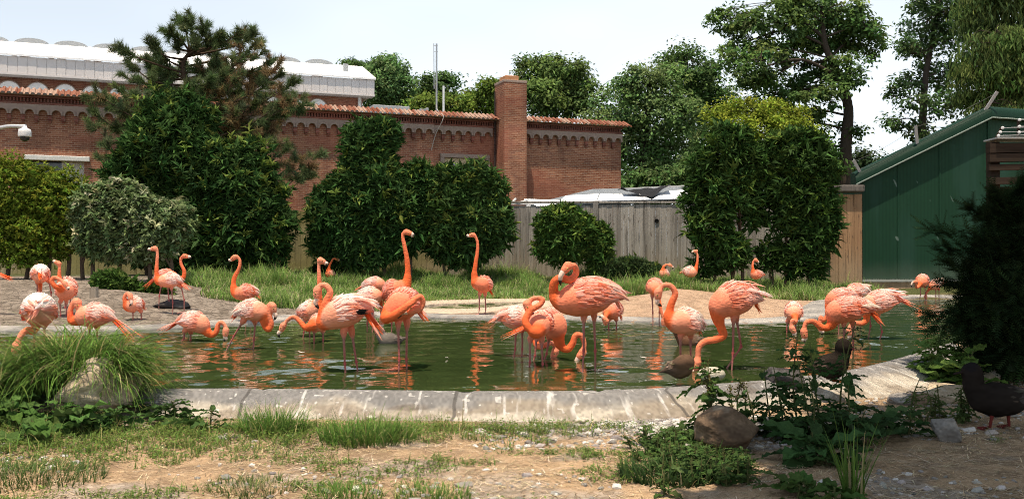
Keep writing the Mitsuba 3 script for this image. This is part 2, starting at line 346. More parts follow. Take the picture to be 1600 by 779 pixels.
# ------------------------------------------------------------------ water
wx = np.arange(-9.8, 11.2, .042); wy = np.arange(6.1, 20.9, .042)
WX, WY = np.meshgrid(wx, wy, indexing='ij')
FEED = [P(u, v, .92 * F / (v - HV))[:2] for u, v in [(437, 530), (350, 536), (1087, 583), (888, 568), (1256, 530), (865, 566), (1036, 512), (1328, 520), (400, 545), (1240, 525), (24, 556), (600, 535)]]
def water_z(x, y):
    q = np.stack([x, y, x * 0], -1)
    amp = .22 + 1.25 * sstep(.35, .7, meshkit.fbm(q * .55, 3, 6))
    wob = (meshkit.fbm(q * np.array([.9, .9, 1]), 3, 1) - .5) * 7
    z = 0
    r = rng_(5)
    for k in range(9):
        th = np.pi / 2 + r.normal(0, .75); lam = .10 * 1.28 ** k; ph = r.uniform(0, 6.28)
        z = z + np.sin((x * np.cos(th) + y * np.sin(th)) * 2 * np.pi / lam + ph + wob * (.6 + .5 * r.random())) * lam * .0054
    z = z * amp + (meshkit.fbm(q * np.array([3.2, 5.0, 1]), 3, 12) - .5) * .011
    for fx, fy in FEED:
        rr = np.hypot(x - fx, y - fy); z = z + np.sin(rr * 2 * np.pi / .11) * .0028 * np.exp(-rr * 2.4)
    return z
WZ = water_z(WX, WY) * .80
dp = sdist(pool, WX.ravel(), WY.ravel()).reshape(WX.shape); dc = sdist(chan, WX.ravel(), WY.ravel()).reshape(WX.shape)
keep = np.minimum(dp, dc) < .06
ok = keep[:-1, :-1] & keep[1:, :-1] & keep[1:, 1:] & keep[:-1, 1:]
i, j = np.nonzero(ok); n = WX.shape[1]
wq = np.stack([i * n + j, (i + 1) * n + j, (i + 1) * n + j + 1, i * n + j + 1], 1)
used = np.unique(wq); remap = np.zeros(WX.size, int); remap[used] = np.arange(len(used))
scene['mat_water'] = {'type': 'plastic', 'int_ior': 1.36, 'diffuse_reflectance': proc(lambda p, n, uv: mix([.026, .044, .014], [.052, .072, .024], fbm(p.x * .6, p.y * .6, 1., 3)))}
put('water', (np.stack([WX, WY, WZ], -1).reshape(-1, 3)[used], remap[wq]), 'mat_water', smooth=True, label='dark green rippled pond water reflecting the birds', kind='structure')
# ------------------------------------------------------------------ brick building: local frame a (along the facade to the right), b (towards the pond), z
O2 = np.array([5.1, 46.0]); TH = math.radians(21.5)
TA = np.array([math.cos(TH), math.sin(TH)]); NB = np.array([math.sin(TH), -math.cos(TH)])
OX, OY, TX, TY, NX_, NY_ = map(float, (*O2, *TA, *NB))
def loc(v):
    v = np.asarray(v, float); xy = O2 + v[:, :1] * TA + v[:, 1:2] * NB
    return np.column_stack([xy, v[:, 2]])
def lbox(*a, c=0):
    v, f = chamfer(*a, c) if c else boxm(*a)
    return loc(v), f[:, ::-1]
def solid(v, f):          # outward faces, whatever the handedness
    m = trimesh.Trimesh(v, f, process=False)
    return (v, f if m.volume > 0 else f[:, ::-1])
def lput(name, args, mat, parent, c=0, **k): return put(name, solid(*lbox(*args, c=c)), mat, parent, **k)
def a_at(u, b, W=0):
    k = (u - 800) / F; return (k * (O2[1] + b * NB[1]) - O2[0] - b * NB[0]) / (TA[0] - k * TA[1])
def y_at(a, b): return O2[1] + a * TA[1] + b * NB[1]

def brick_fn(tone, mort):
    def fn(p, n, uv):
        a = (p.x - OX) * TX + (p.y - OY) * TY; b = (p.x - OX) * NX_ + (p.y - OY) * NY_
        al = dr.select(dr.abs(n.x * NX_ + n.y * NY_) > .7, a, b)
        r = dr.floor(p.z / .078); x = al / .225 + .5 * (r - 2 * dr.floor(r / 2)); fx = x - dr.floor(x); fz = p.z / .078 - r
        k = cell_rand(dr.floor(x), r, 3)
        c = mix([tone[0] * .72, tone[1] * .62, tone[2] * .6], [tone[0] * 1.25, tone[1] * 1.3, tone[2] * 1.25], k)
        c = mix(c, mi.Color3f(.20, .085, .065), smoothstep(.86, .9, cell_rand(dr.floor(x), r, 7)) * .6)
        m = dr.maximum(smoothstep(.08, .04, fx), smoothstep(.27, .2, fz))
        c = mix(c, mi.Color3f(*mort), m * .85)
        g = fbm(a * .5, p.z * .8, 5., 3)
        c = mix(c, mi.Color3f(.30, .10, .07), smoothstep(.5, .68, fbm(a * .45, p.z * 1.3, 2., 3)) * .45)
        c = mix(c, mi.Color3f(.10, .055, .045), smoothstep(.55, .75, fbm(al * 1.6, p.z * .28, 7., 4)) * .35)
        return c * mi.Color3f(.60 + .80 * g)
    return fn
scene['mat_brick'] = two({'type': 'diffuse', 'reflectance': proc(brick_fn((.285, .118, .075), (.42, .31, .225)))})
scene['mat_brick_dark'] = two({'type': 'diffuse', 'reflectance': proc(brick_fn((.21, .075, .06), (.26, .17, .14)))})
scene['mat_stone'] = two({'type': 'diffuse', 'reflectance': proc(lambda p, n, uv: mix([.27, .20, .17], [.37, .29, .25], fbm(p.x * 3, p.y * 3, p.z * 3, 4)))})
def tile_col(p, n, uv):
    a = (p.x - OX) * TX + (p.y - OY) * TY
    k = cell_rand(dr.floor(a / .2), dr.floor(p.z * 6), 2)
    c = mix([.20, .075, .05], [.30, .15, .105], k)
    return mix(c, mi.Color3f(.46, .36, .29), smoothstep(.6, .7, cell_rand(dr.floor(a / .2), 4., 9)) * .55)
scene['mat_tile'] = two({'type': 'diffuse', 'reflectance': proc(tile_col)})

hall = thing('brick_hall', 'red brick hall with a corbelled arch frieze and clay tile eave behind the fence', 'building')
ZT = 6.93
mcol = lambda m, c: np.broadcast_to(np.asarray(c, float), (len(m[0]), 3))
aC = a_at(788, 1.03); aD = a_at(823, 1.03); aP = a_at(677, 0)
win_a0, win_a1 = a_at(42, 0), a_at(131, 0)
zw = ZC + (400 - 249) * y_at(win_a0, 0) / F
# wall with a real opening for the window at its far left
segs = [(-36, win_a0, 0, 0, ZT), (win_a0, win_a1, 0, zw, ZT), (win_a0, win_a1, 0, 0, zw - 1.6), (win_a1, aP, 0, 0, ZT), (aP, aC + .1, -.13, 0, ZT), (aC + .1, 0, 0, 0, ZT)]
B = Bag()
for a0, a1, b, z0, z1 in segs:
    B.add(*solid(*lbox(a0, a1, -9 if a0 > -9 else b - .5, b, z0, z1)))
put('wall', B.mesh(), 'mat_brick', hall)
w = put('window', solid(*lbox(win_a0 + .02, win_a1 - .02, -.46, -.40, zw - 1.6, zw)), 'mat_black_glass', hall)
scene['mat_black_glass'] = two({'type': 'principled', 'base_color': rgb(.015, .016, .018), 'roughness': .12, 'specular': .6})
for x0, x1 in ((win_a0, win_a0 + .05), (lerp(win_a0, win_a1, .66), lerp(win_a0, win_a1, .66) + .06), (win_a1 - .8, win_a1 - .01)):
    m = solid(*lbox(x0 + .001, x1, -.39, -.30, zw - 1.6, zw - .01)); put('frame', m, 'mat_rough', w, color=mcol(m, (.62, .62, .60)))
m = solid(*lbox(win_a0 - .1, win_a1 + .2, .003, .16, zw - .02, zw + .17, c=.02)); put('lintel', m, 'mat_rough', w, color=mcol(m, (.66, .66, .64)))

# corbelled frieze: arches of cast stone one by one, brick pendants, courses above
PIT = .4575; zA0, zA1 = 6.22, 6.60
arch = sbox(0, 0, PIT, zA1 - zA0).difference(Point(PIT / 2, 0.03).buffer(.155, 12)).difference(sbox(PIT / 2 - .155, -.1, PIT / 2 + .155, .03))
am = trimesh.creation.extrude_polygon(arch, .15, engine='earcut')
ring = Point(PIT / 2, .03).buffer(.222, 14).difference(Point(PIT / 2, .03).buffer(.16, 14)).intersection(sbox(-1, .0, 1, 1)).intersection(sbox(.002, 0, PIT - .002, zA1 - zA0 - .01))
rm = trimesh.creation.extrude_polygon(ring, .185, engine='earcut')
am = trimesh.util.concatenate([am, rm]); av = np.array(am.vertices); af = np.array(am.faces)
na = int(26.5 / PIT)
pend = Bag(); 
for k in range(na):
    a0 = -(k + 1) * PIT
    if a0 + PIT > aC - .05 and a0 < aD + .02: continue
    b0 = -.13 if aP < a0 + PIT / 2 < aC else 0.0
    v = loc(np.column_stack([a0 + av[:, 0] * .992, b0 + .003 + av[:, 2], zA0 + av[:, 1]]))
    put('corbel_arch', (v, af[:, ::-1]), 'mat_stone', hall)
    pend.add(*solid(*lbox(a0 - .072, a0 + .072, b0 + .002, b0 + .12, zA0 - .2, zA0 - .002)))
    pend.add(*solid(*lbox(a0 - .05, a0 + .05, b0 + .002, b0 + .07, zA0 - .28, zA0 - .202)))
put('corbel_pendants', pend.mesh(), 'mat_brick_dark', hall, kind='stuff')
fr = Bag()
for a0, a1, b0 in ((-36, aP, 0), (aP, aC - .02, -.13), (aD + .01, 0.002, 0)):
    fr.add(*solid(*lbox(a0, a1, b0 + .002, b0 + .15, 6.603, 6.68)))
    fr.add(*solid(*lbox(a0, a1, b0 + .002, b0 + .20, 6.84, 6.925)))
    for q in np.arange(a0 + .05, a1 - .1, .115): fr.add(*solid(*lbox(q, q + .055, b0 + .002, b0 + .155, 6.69, 6.835)))
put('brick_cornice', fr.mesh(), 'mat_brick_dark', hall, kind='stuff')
# tile eave
tiles = Bag(); th = np.linspace(-.1, np.pi + .1, 8)
def tile(a, b0, up, r):
    pts = []
    for s, rr in ((0, r), (1, r * .85)):
        bb = b0 - s * .62; zz = 6.955 + s * .62 * math.tan(math.radians(24))
        pts += [[a + rr * math.cos(t), bb, zz + (rr * math.sin(t) * up)] for t in th]
    n = len(th); f = [[k, k + 1, n + k + 1, n + k] for k in range(n - 1)]
    tiles.add(loc(pts), f)
for q in np.arange(-36, .25, .2):
    if aC - .08 < q < aD + .08: continue
    tile(q, .48, .62, .072); tile(q + .1, .45, -.35, .055)
eave = put('roof', solid(*lbox(-36, .2, -.15, .40, 6.928, 6.95)), 'mat_stone', hall)
put('tiles', tiles.mesh(), 'mat_tile', eave, smooth=True, kind='stuff')
m = solid(*lbox(-36, a_at(838, -.6), -1.2, -.25, 6.96, 7.46)); m2 = solid(*lbox(a_at(838, -.6) + .01, .1, -9, -.25, 6.96, 7.12))
scene['mat_slate'] = two({'type': 'principled', 'base_color': proc(lambda p, n, uv: mix([.10, .115, .125], [.19, .205, .215], fbm(p.x * 2, p.y * 2, p.z * 5, 4))), 'roughness': .5, 'specular': .4})
m = solid(*lbox(-36, a_at(560, -.6), -1.2, -.25, 6.96, 7.19)); put('parapet_flashing', m, 'mat_slate', eave)
m = solid(*lbox(a_at(640, -.6), a_at(838, -.6), -1.2, -.25, 6.96, 7.16)); put('parapet_flashing', m, 'mat_slate', eave)
put('flat_roof', solid(*lbox(-36, .1, -9, -1.21, 6.9, 7.0)), 'mat_slate', eave)
# mosaic panel
zM = ZC + (400 - 241) * y_at(-7.7, -.13) / F; m0, m1 = float(a_at(687, -.13)), float(a_at(764, -.13)); zM = float(zM)
def mosaic(p, n, uv):
    a = ((p.x - OX) * TX + (p.y - OY) * TY - m0) / .9; z = (zM - .3 - p.z) / .9
    fa = a - dr.floor(a); d = dr.sqrt(dr.square(fa - .5) + dr.square(z - .62))
    c = mix([.46, .37, .24], [.30, .27, .36], smoothstep(.40, .36, d)); c = mix(c, mi.Color3f(.45, .32, .22), smoothstep(.24, .2, d))
    c = mix(c, mi.Color3f(.20, .24, .42), smoothstep(.06, .03, dr.abs(z - .35 - .2 * dr.sin(a * 7))))
    t = cell_rand(dr.floor(a * 18), dr.floor(z * 18), 3); return c * mi.Color3f(.7 + .6 * t)
scene['mat_mosaic'] = two({'type': 'diffuse', 'reflectance': proc(mosaic)})
mp = put('mosaic_panel', solid(*lbox(m0 + .18, m1 - .18, -.128, -.09, zM - 1.9, zM - .2)), 'mat_mosaic', hall, label='tan and lilac mosaic panel in a stone frame')
for bx in ((m0, m1, -.128, .01, zM - .18, zM), (m0, m0 + .178, -.128, .005, zM - 1.9, zM - .183), (m1 - .178, m1, -.128, .005, zM - 1.9, zM - .183)):
    put('frame', solid(*lbox(*bx, c=.012)), 'mat_stone', mp)
# chimney
zc = ZC + (400 - 123.5) * y_at(aC, 1.03) / F
ch = put('chimney', solid(*lbox(aC, aD, -.15, 1.03, 0, zc - .12)), 'mat_brick', hall)
put('chimney_cap', solid(*lbox(aC - .02, aD + .02, -.17, 1.05, zc - .118, zc, c=.015)), 'mat_stone', ch)
scene['mat_terracotta'] = two({'type': 'diffuse', 'reflectance': proc(lambda p, n, uv: mix([.42, .20, .10], [.52, .29, .16], fbm(p.x * 4, p.y * 4, p.z * 4, 3)))})
put('chimney_pot', solid(*lbox(aC + .12, aD - .3, .1, .85, zc + .002, zc + .22, c=.02)), 'mat_terracotta', ch)
pv, pf = tube(loc([[aC - .08, .08, 1], [aC - .08, .08, 8.2]]), .035, 6); put('drainpipe', (pv, pf), 'mat_rough', hall, color=mcol((pv,), (.05, .045, .045)))
# mast and aerials on the roof
aM = a_at(682, -.5); yM = y_at(aM, -.5); zM1 = ZC + (400 - 68) * yM / F
mast = thing('radio_mast', 'thin grey radio mast standing on the brick hall roof', 'mast')
v, f = tube(loc([[aM, -.5, 7.0], [aM, -.5, zM1]]), .038, 8); put('pole', (v, f), 'mat_metal', mast, color=mcol((v,), (.38, .39, .40)))
v, f = tube(loc([[aM - .11, -.5, zM1 - 2.0], [aM - .13, -.5, zM1 + .0]]), .018, 6); put('whip', (v, f), 'mat_metal', mast, color=mcol((v,), (.4, .4, .4)))
v, f = tube(loc(catmull([[aM - .04, -.45, 8.6], [aM - .01, -.42, 7.4], [aM - .02, .58, 6.9], [aM - .25, .2, 6.2], [aM - .4, .03, 5.5]], 4)), .014, 5); put('cable', (v, f), 'mat_rough', mast, color=mcol((v,), (.5, .48, .46)))
for z in (zM1 - .35, zM1 - .1):
    v, f = tube(loc([[aM - .12, -.5, z], [aM + .06, -.5, z]]), .012, 5); put('bracket', (v, f), 'mat_metal', mast, color=mcol((v,), (.4, .4, .4)))
aV = a_at(693, -3); yv = y_at(aV, -3)
v, f = tube(loc([[aV, -3, 6.9], [aV, -3, ZC + (400 - 134) * yv / F]]), .05, 8)
put('vent_pipe', (v, f), 'mat_rough', color=mcol((v,), (.7, .72, .72)), label='short white vent pipe on the brick hall roof beside the mast', cat='pipe')
hv = thing('roof_unit', 'flat grey louvred roof unit beside the white roof gable', 'roof unit')
a0, a1 = a_at(583, -3.2), a_at(640, -3.2); zr = ZC + (400 - 163) * y_at(a0, -3.2) / F
scene['mat_grey_metal'] = two({'type': 'principled', 'base_color': rgb(.34, .36, .37), 'roughness': .5, 'metallic': .2})
put('casing', solid(*lbox(a0, a1, -5, -3.2, 7.001, zr, c=.02)), 'mat_grey_metal', hv)
for q in range(5):
    z = 7.15 + q * .22
    if z < zr - .1: put('louvre', solid(*lbox(a0 + .1, a1 - .1, -3.197, -3.15, z, z + .05)), 'mat_grey_metal', hv)
for q in range(3): put('fan_stub', solid(*lbox(a1 + .25 + q * .3, a1 + .38 + q * .3, -4, -3.4, 7.001, zr - .1 + .06 * q, c=.02)), 'mat_grey_metal', hv)

# ------------------------------------------------------------------ the white-roofed clerestory block behind
cb = thing('white_roof_block', 'taller block with white metal roof, panelled fascia and arched windows', 'building')
aR = a_at(585, -8.4)
def zz(v, a, b): return ZC + (HV - v) * y_at(a, b) / F
zf0, zf1 = zz(150, aR, -8.4), zz(125, aR, -8.4)
scene['mat_white_roof'] = two({'type': 'principled', 'base_color': proc(lambda p, n, uv: mix([.80, .81, .82], [.86, .86, .86], fbm(p.x, p.y, p.z, 3))), 'roughness': .45})
scene['mat_fascia'] = two({'type': 'diffuse', 'reflectance': proc(lambda p, n, uv: mix([.58, .545, .53], [.68, .645, .63], fbm(p.x * .8, p.y * .8, p.z * .4, 4)))})
put('wall', solid(*lbox(-44, aR - .45, -20, -9.2, 6, zf0 + .3)), 'mat_brick', cb)
q = aR; k = 0; fw = .40
while q > -44:
    put('fascia_panel', solid(*lbox(q - fw + .004, q - .004, -9.0, -8.4 - .004 * (k % 3), zf0 + .06, zf1, c=.01)), 'mat_fascia', cb); q -= fw; k += 1
put('fascia_trim', solid(*lbox(-44, aR + .01, -9.1, -8.37, zf0 - .02, zf0 + .055)), 'mat_fascia', cb)
zr2 = zf1 + 1.15
rv_ = [[-44, -8.3, zf1 + .003], [aR + .05, -8.3, zf1 + .003], [aR + .05, -11.4, zr2], [-44, -11.4, zr2], [-44, -8.3, zf1 + .09], [aR + .05, -8.3, zf1 + .09], [aR + .05, -11.4, zr2 + .09], [-44, -11.4, zr2 + .09]]
rf = np.array([[0, 1, 2, 3], [7, 6, 5, 4], [0, 4, 5, 1], [1, 5, 6, 2], [2, 6, 7, 3], [3, 7, 4, 0]])
rf = np.vstack([rf[:, [0, 1, 2]], rf[:, [0, 2, 3]]])
rroof = put('roof', solid(loc(rv_), rf), 'mat_white_roof', cb)
gv = loc([[aR - .02, -9.01, zf0 + .06], [aR - .02, -11.4, zf0 + .06], [aR - .02, -11.4, zr2 - .005], [aR - .02, -9.01, zf1 + .2], [aR - .3, -9.01, zf0 + .06], [aR - .3, -11.4, zf0 + .06], [aR - .3, -11.4, zr2 - .005], [aR - .3, -9.01, zf1 + .2]])
put('gable_panel', solid(gv, rf), 'mat_fascia', cb)
for q in np.arange(aR - 2.3, -44, -1.72):
    s = np.linspace(0, np.pi, 12); n = len(s); pts = []
    for bb in (-11.3, -16): pts += [[q + .80 * math.cos(t), bb, zr2 - .02 + .32 * math.sin(t)] for t in s]
    put('skylight_vault', (loc(pts), np.vstack([np.array([[k, k + 1, n + k + 1] for k in range(n - 1)]), np.array([[k, n + k + 1, n + k] for k in range(n - 1)]), np.array([[0, k + 1, k] for k in range(1, n - 1)])])), 'mat_grey_metal', rroof, smooth=False)
v, f = solid(*lbox(a_at(540, -9.6) - .12, a_at(540, -9.6) + .12, -9.9, -9.5, zf1 + .3, zf1 + .95, c=.02)); put('roof_vent', (v, f), 'mat_grey_metal', rroof)
zl = zf0 - .66
for q in np.arange(a_at(496, -9.19), -44, -1.17):
    s = np.linspace(0, np.pi, 14); pl = Polygon([(.47 * math.cos(t), .47 * math.sin(t)) for t in s] + [(-.47, -.5), (.47, -.5)])
    mm = trimesh.creation.extrude_polygon(pl, .04, engine='earcut'); vv = np.array(mm.vertices)
    wi = put('window', (loc(np.column_stack([q + vv[:, 0], -9.195 + vv[:, 2], zl + vv[:, 1]])), np.array(mm.faces)[:, ::-1]), 'mat_white_roof', cb)
    pl = Polygon([(.50 * math.cos(t), .50 * math.sin(t)) for t in s] + [(-.5, -.5), (.5, -.5)]).difference(Polygon([(.46 * math.cos(t), .46 * math.sin(t)) for t in s] + [(-.46, -.6), (.46, -.6)]))
    mm = trimesh.creation.extrude_polygon(pl, .07, engine='earcut'); vv = np.array(mm.vertices)
    put('frame', (loc(np.column_stack([q + vv[:, 0], -9.195 + vv[:, 2], zl + vv[:, 1]])), np.array(mm.faces)[:, ::-1]), 'mat_stone', wi)
v, f = tube(loc([[a_at(562, -9.0), -9.05, 6.5], [a_at(562, -9.0), -9.05, zf0]]), .09, 8); put('downpipe', (v, f), 'mat_rough', cb, color=mcol((v,), (.75, .75, .74)))

# ------------------------------------------------------------------ fences
def wood_fn(ca, cb_, moss=0.0):
    def fn(p, n, uv):
        k = cell_rand(dr.floor(p.x / .133 + .01), 3., 1)
        g = fbm(p.x * 26 + k * 40, p.z * 1.1 + k * 9, p.y * 3, 4); c = mix(ca, cb_, smoothstep(.25, .75, g * .6 + k * .4))
        c = mix(c, mi.Color3f(ca[0] * .42, ca[1] * .42, ca[2] * .42), smoothstep(.66, .8, noise(p.x * 60 + k * 30, p.z * 2.2, k * 8)) * .7)
        kn, k2, w = voronoi(p.x * 5, p.z * 1.7); c = mix(c, mi.Color3f(.08, .06, .045), smoothstep(.10, .03, kn) * .6)
        st = smoothstep(1.25, .5, p.z + (g - .5) * .5); c = mix(c, mi.Color3f(.34, .27, .19), st * .45)
        if moss: c = mix(c, mi.Color3f(.17, .165, .045), smoothstep(.25, .6, fbm(p.x * .8, p.z * 1.5, 4., 3)) * moss)
        return c
    return two({'type': 'diffuse', 'reflectance': proc(fn)})
scene['mat_fence_grey'] = wood_fn([.22, .205, .185], [.35, .33, .30])
scene['mat_fence_moss'] = wood_fn([.22, .20, .12], [.34, .30, .17], .6)
scene['mat_fence_brown'] = wood_fn([.27, .165, .095], [.42, .27, .16])
scene['mat_fence_dark'] = wood_fn([.12, .11, .10], [.19, .175, .16])
def fence(name, label, u0, u1, d, vt0, vt1, mat, pw=.133, seed=1, skip=()):
    r = rng_(seed); t = thing(name, label, 'fence'); x0, x1 = (u0 - 800) / F * d, (u1 - 800) / F * d; n = int(round((x1 - x0) / pw)); pw = (x1 - x0) / n
    for k in range(n):
        xa = x0 + k * pw; z1 = ZC + (HV - lerp(vt0, vt1, k / n)) * d / F + r.normal(0, .006); z0 = .2
        v, f = chamfer(xa + .0015, xa + pw - .0015, d - .012, d + .012, z0, z1, .004)
        v = v + np.array([0, r.normal(0, .0045), 0]); v[:, 0] += (v[:, 2] - 1) * r.normal(0, .0007)
        put('plank', (v, f), mat, t)
    for z in (.75, ZC + (HV - max(vt0, vt1)) * d / F - .3):
        put('rail', boxm(x0, x1, d + .014, d + .06, z - .045, z + .045), mat, t)
    for q in np.arange(x0 + .6, x1, 2.4):
        put('post', chamfer(q - .05, q + .05, d + .062, d + .16, .1, ZC + (HV - lerp(vt0, vt1, (q - x0) / (x1 - x0))) * d / F - .02, .006), mat, t)
    return t
f1 = fence('plank_fence', 'weathered grey plank fence with a round hole behind the grass bank', 702, 1296, 24.0, 322, 317, 'mat_fence_grey', seed=2)
f0 = fence('plank_fence', 'mossy yellowish plank fence between the tall dark shrubs', -60, 701, 24.02, 331, 329, 'mat_fence_moss', seed=3)
f2 = fence('plank_fence', 'brown board fence under a grey cap beside the green shed', 1297, 1347, 23.6, 304, 303, 'mat_fence_brown', pw=.20, seed=4)
xk = (1300 - 800) / F * 23.6
put('cap', solid(*chamfer(xk - .5, xk + .74, 23.45, 24.0, 2.46, 2.62, .02)), 'mat_fence_dark', f2)
hx, hz_ = (1026 - 800) / F * 23.98, ZC + (400 - 345) * 23.98 / F
hole = trimesh.creation.annulus(.035, .052, .03); hole.apply_transform(trimesh.transformations.rotation_matrix(np.pi / 2, [1, 0, 0])); hole.apply_translation([hx, 23.968, hz_])
inn = trimesh.creation.cylinder(.036, .02); inn.apply_transform(trimesh.transformations.rotation_matrix(np.pi / 2, [1, 0, 0])); inn.apply_translation([hx, 23.972, hz_])
hm = trimesh.util.concatenate([hole, inn]); put('knot_hole', hm, 'mat_rough', f1, color=np.full((len(hm.vertices), 3), .012), label='round dark hole in the fence')
m = chamfer((702 - 800) / F * 24, (1296 - 800) / F * 24, 23.955, 24.05, ZC + 82.5 * 24 / F, ZC + 85.5 * 24 / F, .006); put('top_rail', solid(*m), 'mat_fence_grey', f1)
v, f = chamfer((930 - 800) / F * 24 - .06, (930 - 800) / F * 24 + .06, 23.86, 23.95, .3, ZC + 86 * 24 / F, .008); put('post', solid(v, f), 'mat_fence_grey', f1)

# low lean-to roof behind the fence with white sheets and a black tarp
lean = thing('lean_to', 'low felt-roofed lean-to with white sheets showing over the fence', 'shed')
def quad_slab(pts, th, mat, name, parent, color=None, **k):
    p = np.array(pts); n = nz(np.cross(p[1] - p[0], p[3] - p[0])); v = np.vstack([p - n * th / 2, p + n * th / 2]); fq = rf
    m = solid(v, fq); return put(name, m, mat, parent, color=None if color is None else mcol(m, color), **k)
quad_slab([P(800, 328, 24.9), P(1075, 312, 24.9), P(1095, 291, 27.5), P(925, 297, 27.5)], .06, 'mat_slate', 'felt_roof', lean)
quad_slab([P(925, 301, 27.3), P(1095, 295, 27.3), P(1095, 289, 27.4), P(925, 297, 27.4)], .05, 'mat_slate', 'upstand', lean)
for a, b, c, d in (((872, 316), (932, 314), (936, 303), (884, 306)), ((933, 314), (1018, 312), (1000, 304), (938, 303)), ((1019, 312), (1080, 310), (1080, 296), (1040, 299)), ((823, 323), (866, 322), (874, 313), (819, 311))):
    quad_slab([P(*a, 24.6), P(*b, 24.6), P(*c, 25.3), P(*d, 25.3)], .02, 'mat_rough', 'white_sheet', lean, (.80, .82, .85))
for a, b in (((795, 322), (806, 310)), ((806, 318), (826, 312)), ((796, 318), (835, 319))):
    v, f = tube([P(*a, 24.5), P(*b, 24.6)], .028, 6); put('batten', (v, f), 'mat_rough', lean, color=mcol((v,), (.72, .72, .72)))
# tarp: a sagging sheet
tu, tv_ = np.meshgrid(np.linspace(0, 1, 30), np.linspace(0, 1, 14), indexing='ij')
top = P(965, 296, 26.2)[None, None] * (1 - tu)[..., None] + P(1036, 291, 26.2)[None, None] * tu[..., None]
sag = np.sin(np.pi * np.clip(tu, 0, 1)) ** .9 * (1 - .35 * np.abs(tu - .6))
tp = top + np.stack([tu * 0, -1.3 * tv_, -tv_ * sag * .30 - .02 + .012 * np.sin(tu * 21 + tv_ * 3) + .012 * np.sin(tv_ * 9 + tu * 14)], -1)
n1 = 14; ii, jj = np.meshgrid(np.arange(29), np.arange(13), indexing='ij'); tq = np.stack([ii * n1 + jj, (ii + 1) * n1 + jj, (ii + 1) * n1 + jj + 1, ii * n1 + jj + 1], -1).reshape(-1, 4)
scene['mat_tarp'] = two({'type': 'principled', 'base_color': rgb(.012, .012, .013), 'roughness': .75, 'specular': .2})
put('tarp', (tp.reshape(-1, 3), tq), 'mat_tarp', smooth=True, label='crumpled black tarp lying over the lean-to roof edge', cat='tarp')

# ------------------------------------------------------------------ green shed
shed = thing('green_shed', 'dark green metal-clad shed with a sloping roof beyond the pond', 'shed')
def green_fn(p, n, uv):
    g = fbm(p.x * 1.2, p.z * .5, p.y, 4); c = mix([.0065, .034, .0175], [.010, .046, .024], g)
    rib = p.x / .085; c = c * mi.Color3f(.86 + .14 * smoothstep(.1, .3, dr.abs(rib - dr.floor(rib) - .5))); c = mix(c, mi.Color3f(.02, .06, .045), smoothstep(.5, .75, fbm(p.x * 2.5, p.z * .35, 9., 4)) * .5)
    sc = smoothstep(.965, .985, noise(p.x * 9 + p.z * 4, p.z * 2.2, 3.)); c = mix(c, mi.Color3f(.20, .28, .25), sc * .5)
    return mix(c, mi.Color3f(.10, .13, .10), smoothstep(.95, .35, p.z + (g - .5) * .5) * .4)
scene['mat_green'] = two({'type': 'principled', 'base_color': proc(green_fn), 'roughness': .6, 'specular': .15})
scene['mat_green_roof'] = two({'type': 'principled', 'base_color': proc(lambda p, n, uv: mix([.0040, .024, .014], [.006, .032, .018], fbm(p.x * 2, p.y * 2, p.z * 2, 3))), 'roughness': .6, 'specular': .15})
DS = 24.0
xs0, xs1 = (1348 - 800) / F * DS, (1545 - 800) / F * DS; zb = ZC - 36 * DS / F; zl0, zl1 = ZC + (400 - 284) * DS / F, ZC + (400 - 186) * DS / F
def wall_panel(xa, xb, mat, name, dy=0.):
    za, zb2 = lerp(zl0, zl1, (xa - xs0) / (xs1 - xs0)), lerp(zl0, zl1, (xb - xs0) / (xs1 - xs0))
    v = np.array([[xa, DS + dy, zb], [xb, DS + dy, zb], [xb, DS + dy, zb2], [xa, DS + dy, za], [xa, DS + .12, zb], [xb, DS + .12, zb], [xb, DS + .12, zb2], [xa, DS + .12, za]])
    return put(name, solid(v, rf), mat, shed)
edges = [1348, 1404, 1469, 1545]
for k in range(3): wall_panel((edges[k] - 800) / F * DS + .004, (edges[k + 1] - 800) / F * DS - .004, 'mat_green', 'wall_panel', .004 * (k % 2))
for e in edges[1:3]:
    x = (e - 800) / F * DS; zt = lerp(zl0, zl1, (x - xs0) / (xs1 - xs0)); put('seam_strip', boxm(x - .02, x + .02, DS - .012, DS - .001, zb + .01, zt - .01), 'mat_green', shed)
# right-hand wall turning back, and the inner body
x2 = xs1 + 2.6; y2 = DS + 1.1
v = np.array([[xs1, DS + .002, zb], [x2, y2, zb], [x2, y2, zl1], [xs1, DS + .002, zl1], [xs1, DS + .12, zb], [x2, y2 + .12, zb], [x2, y2 + .12, zl1], [xs1, DS + .12, zl1]])
put('end_wall', solid(v, rf), 'mat_green', shed)
put('corner_strip', boxm(xs1 - .03, xs1 + .03, DS - .03, DS - .002, zb, zl1), 'mat_green', shed)
put('side_wall', boxm(xs0, xs0 + .1, DS + .121, DS + 5, zb, zl0), 'mat_green', shed)
th_ = .30
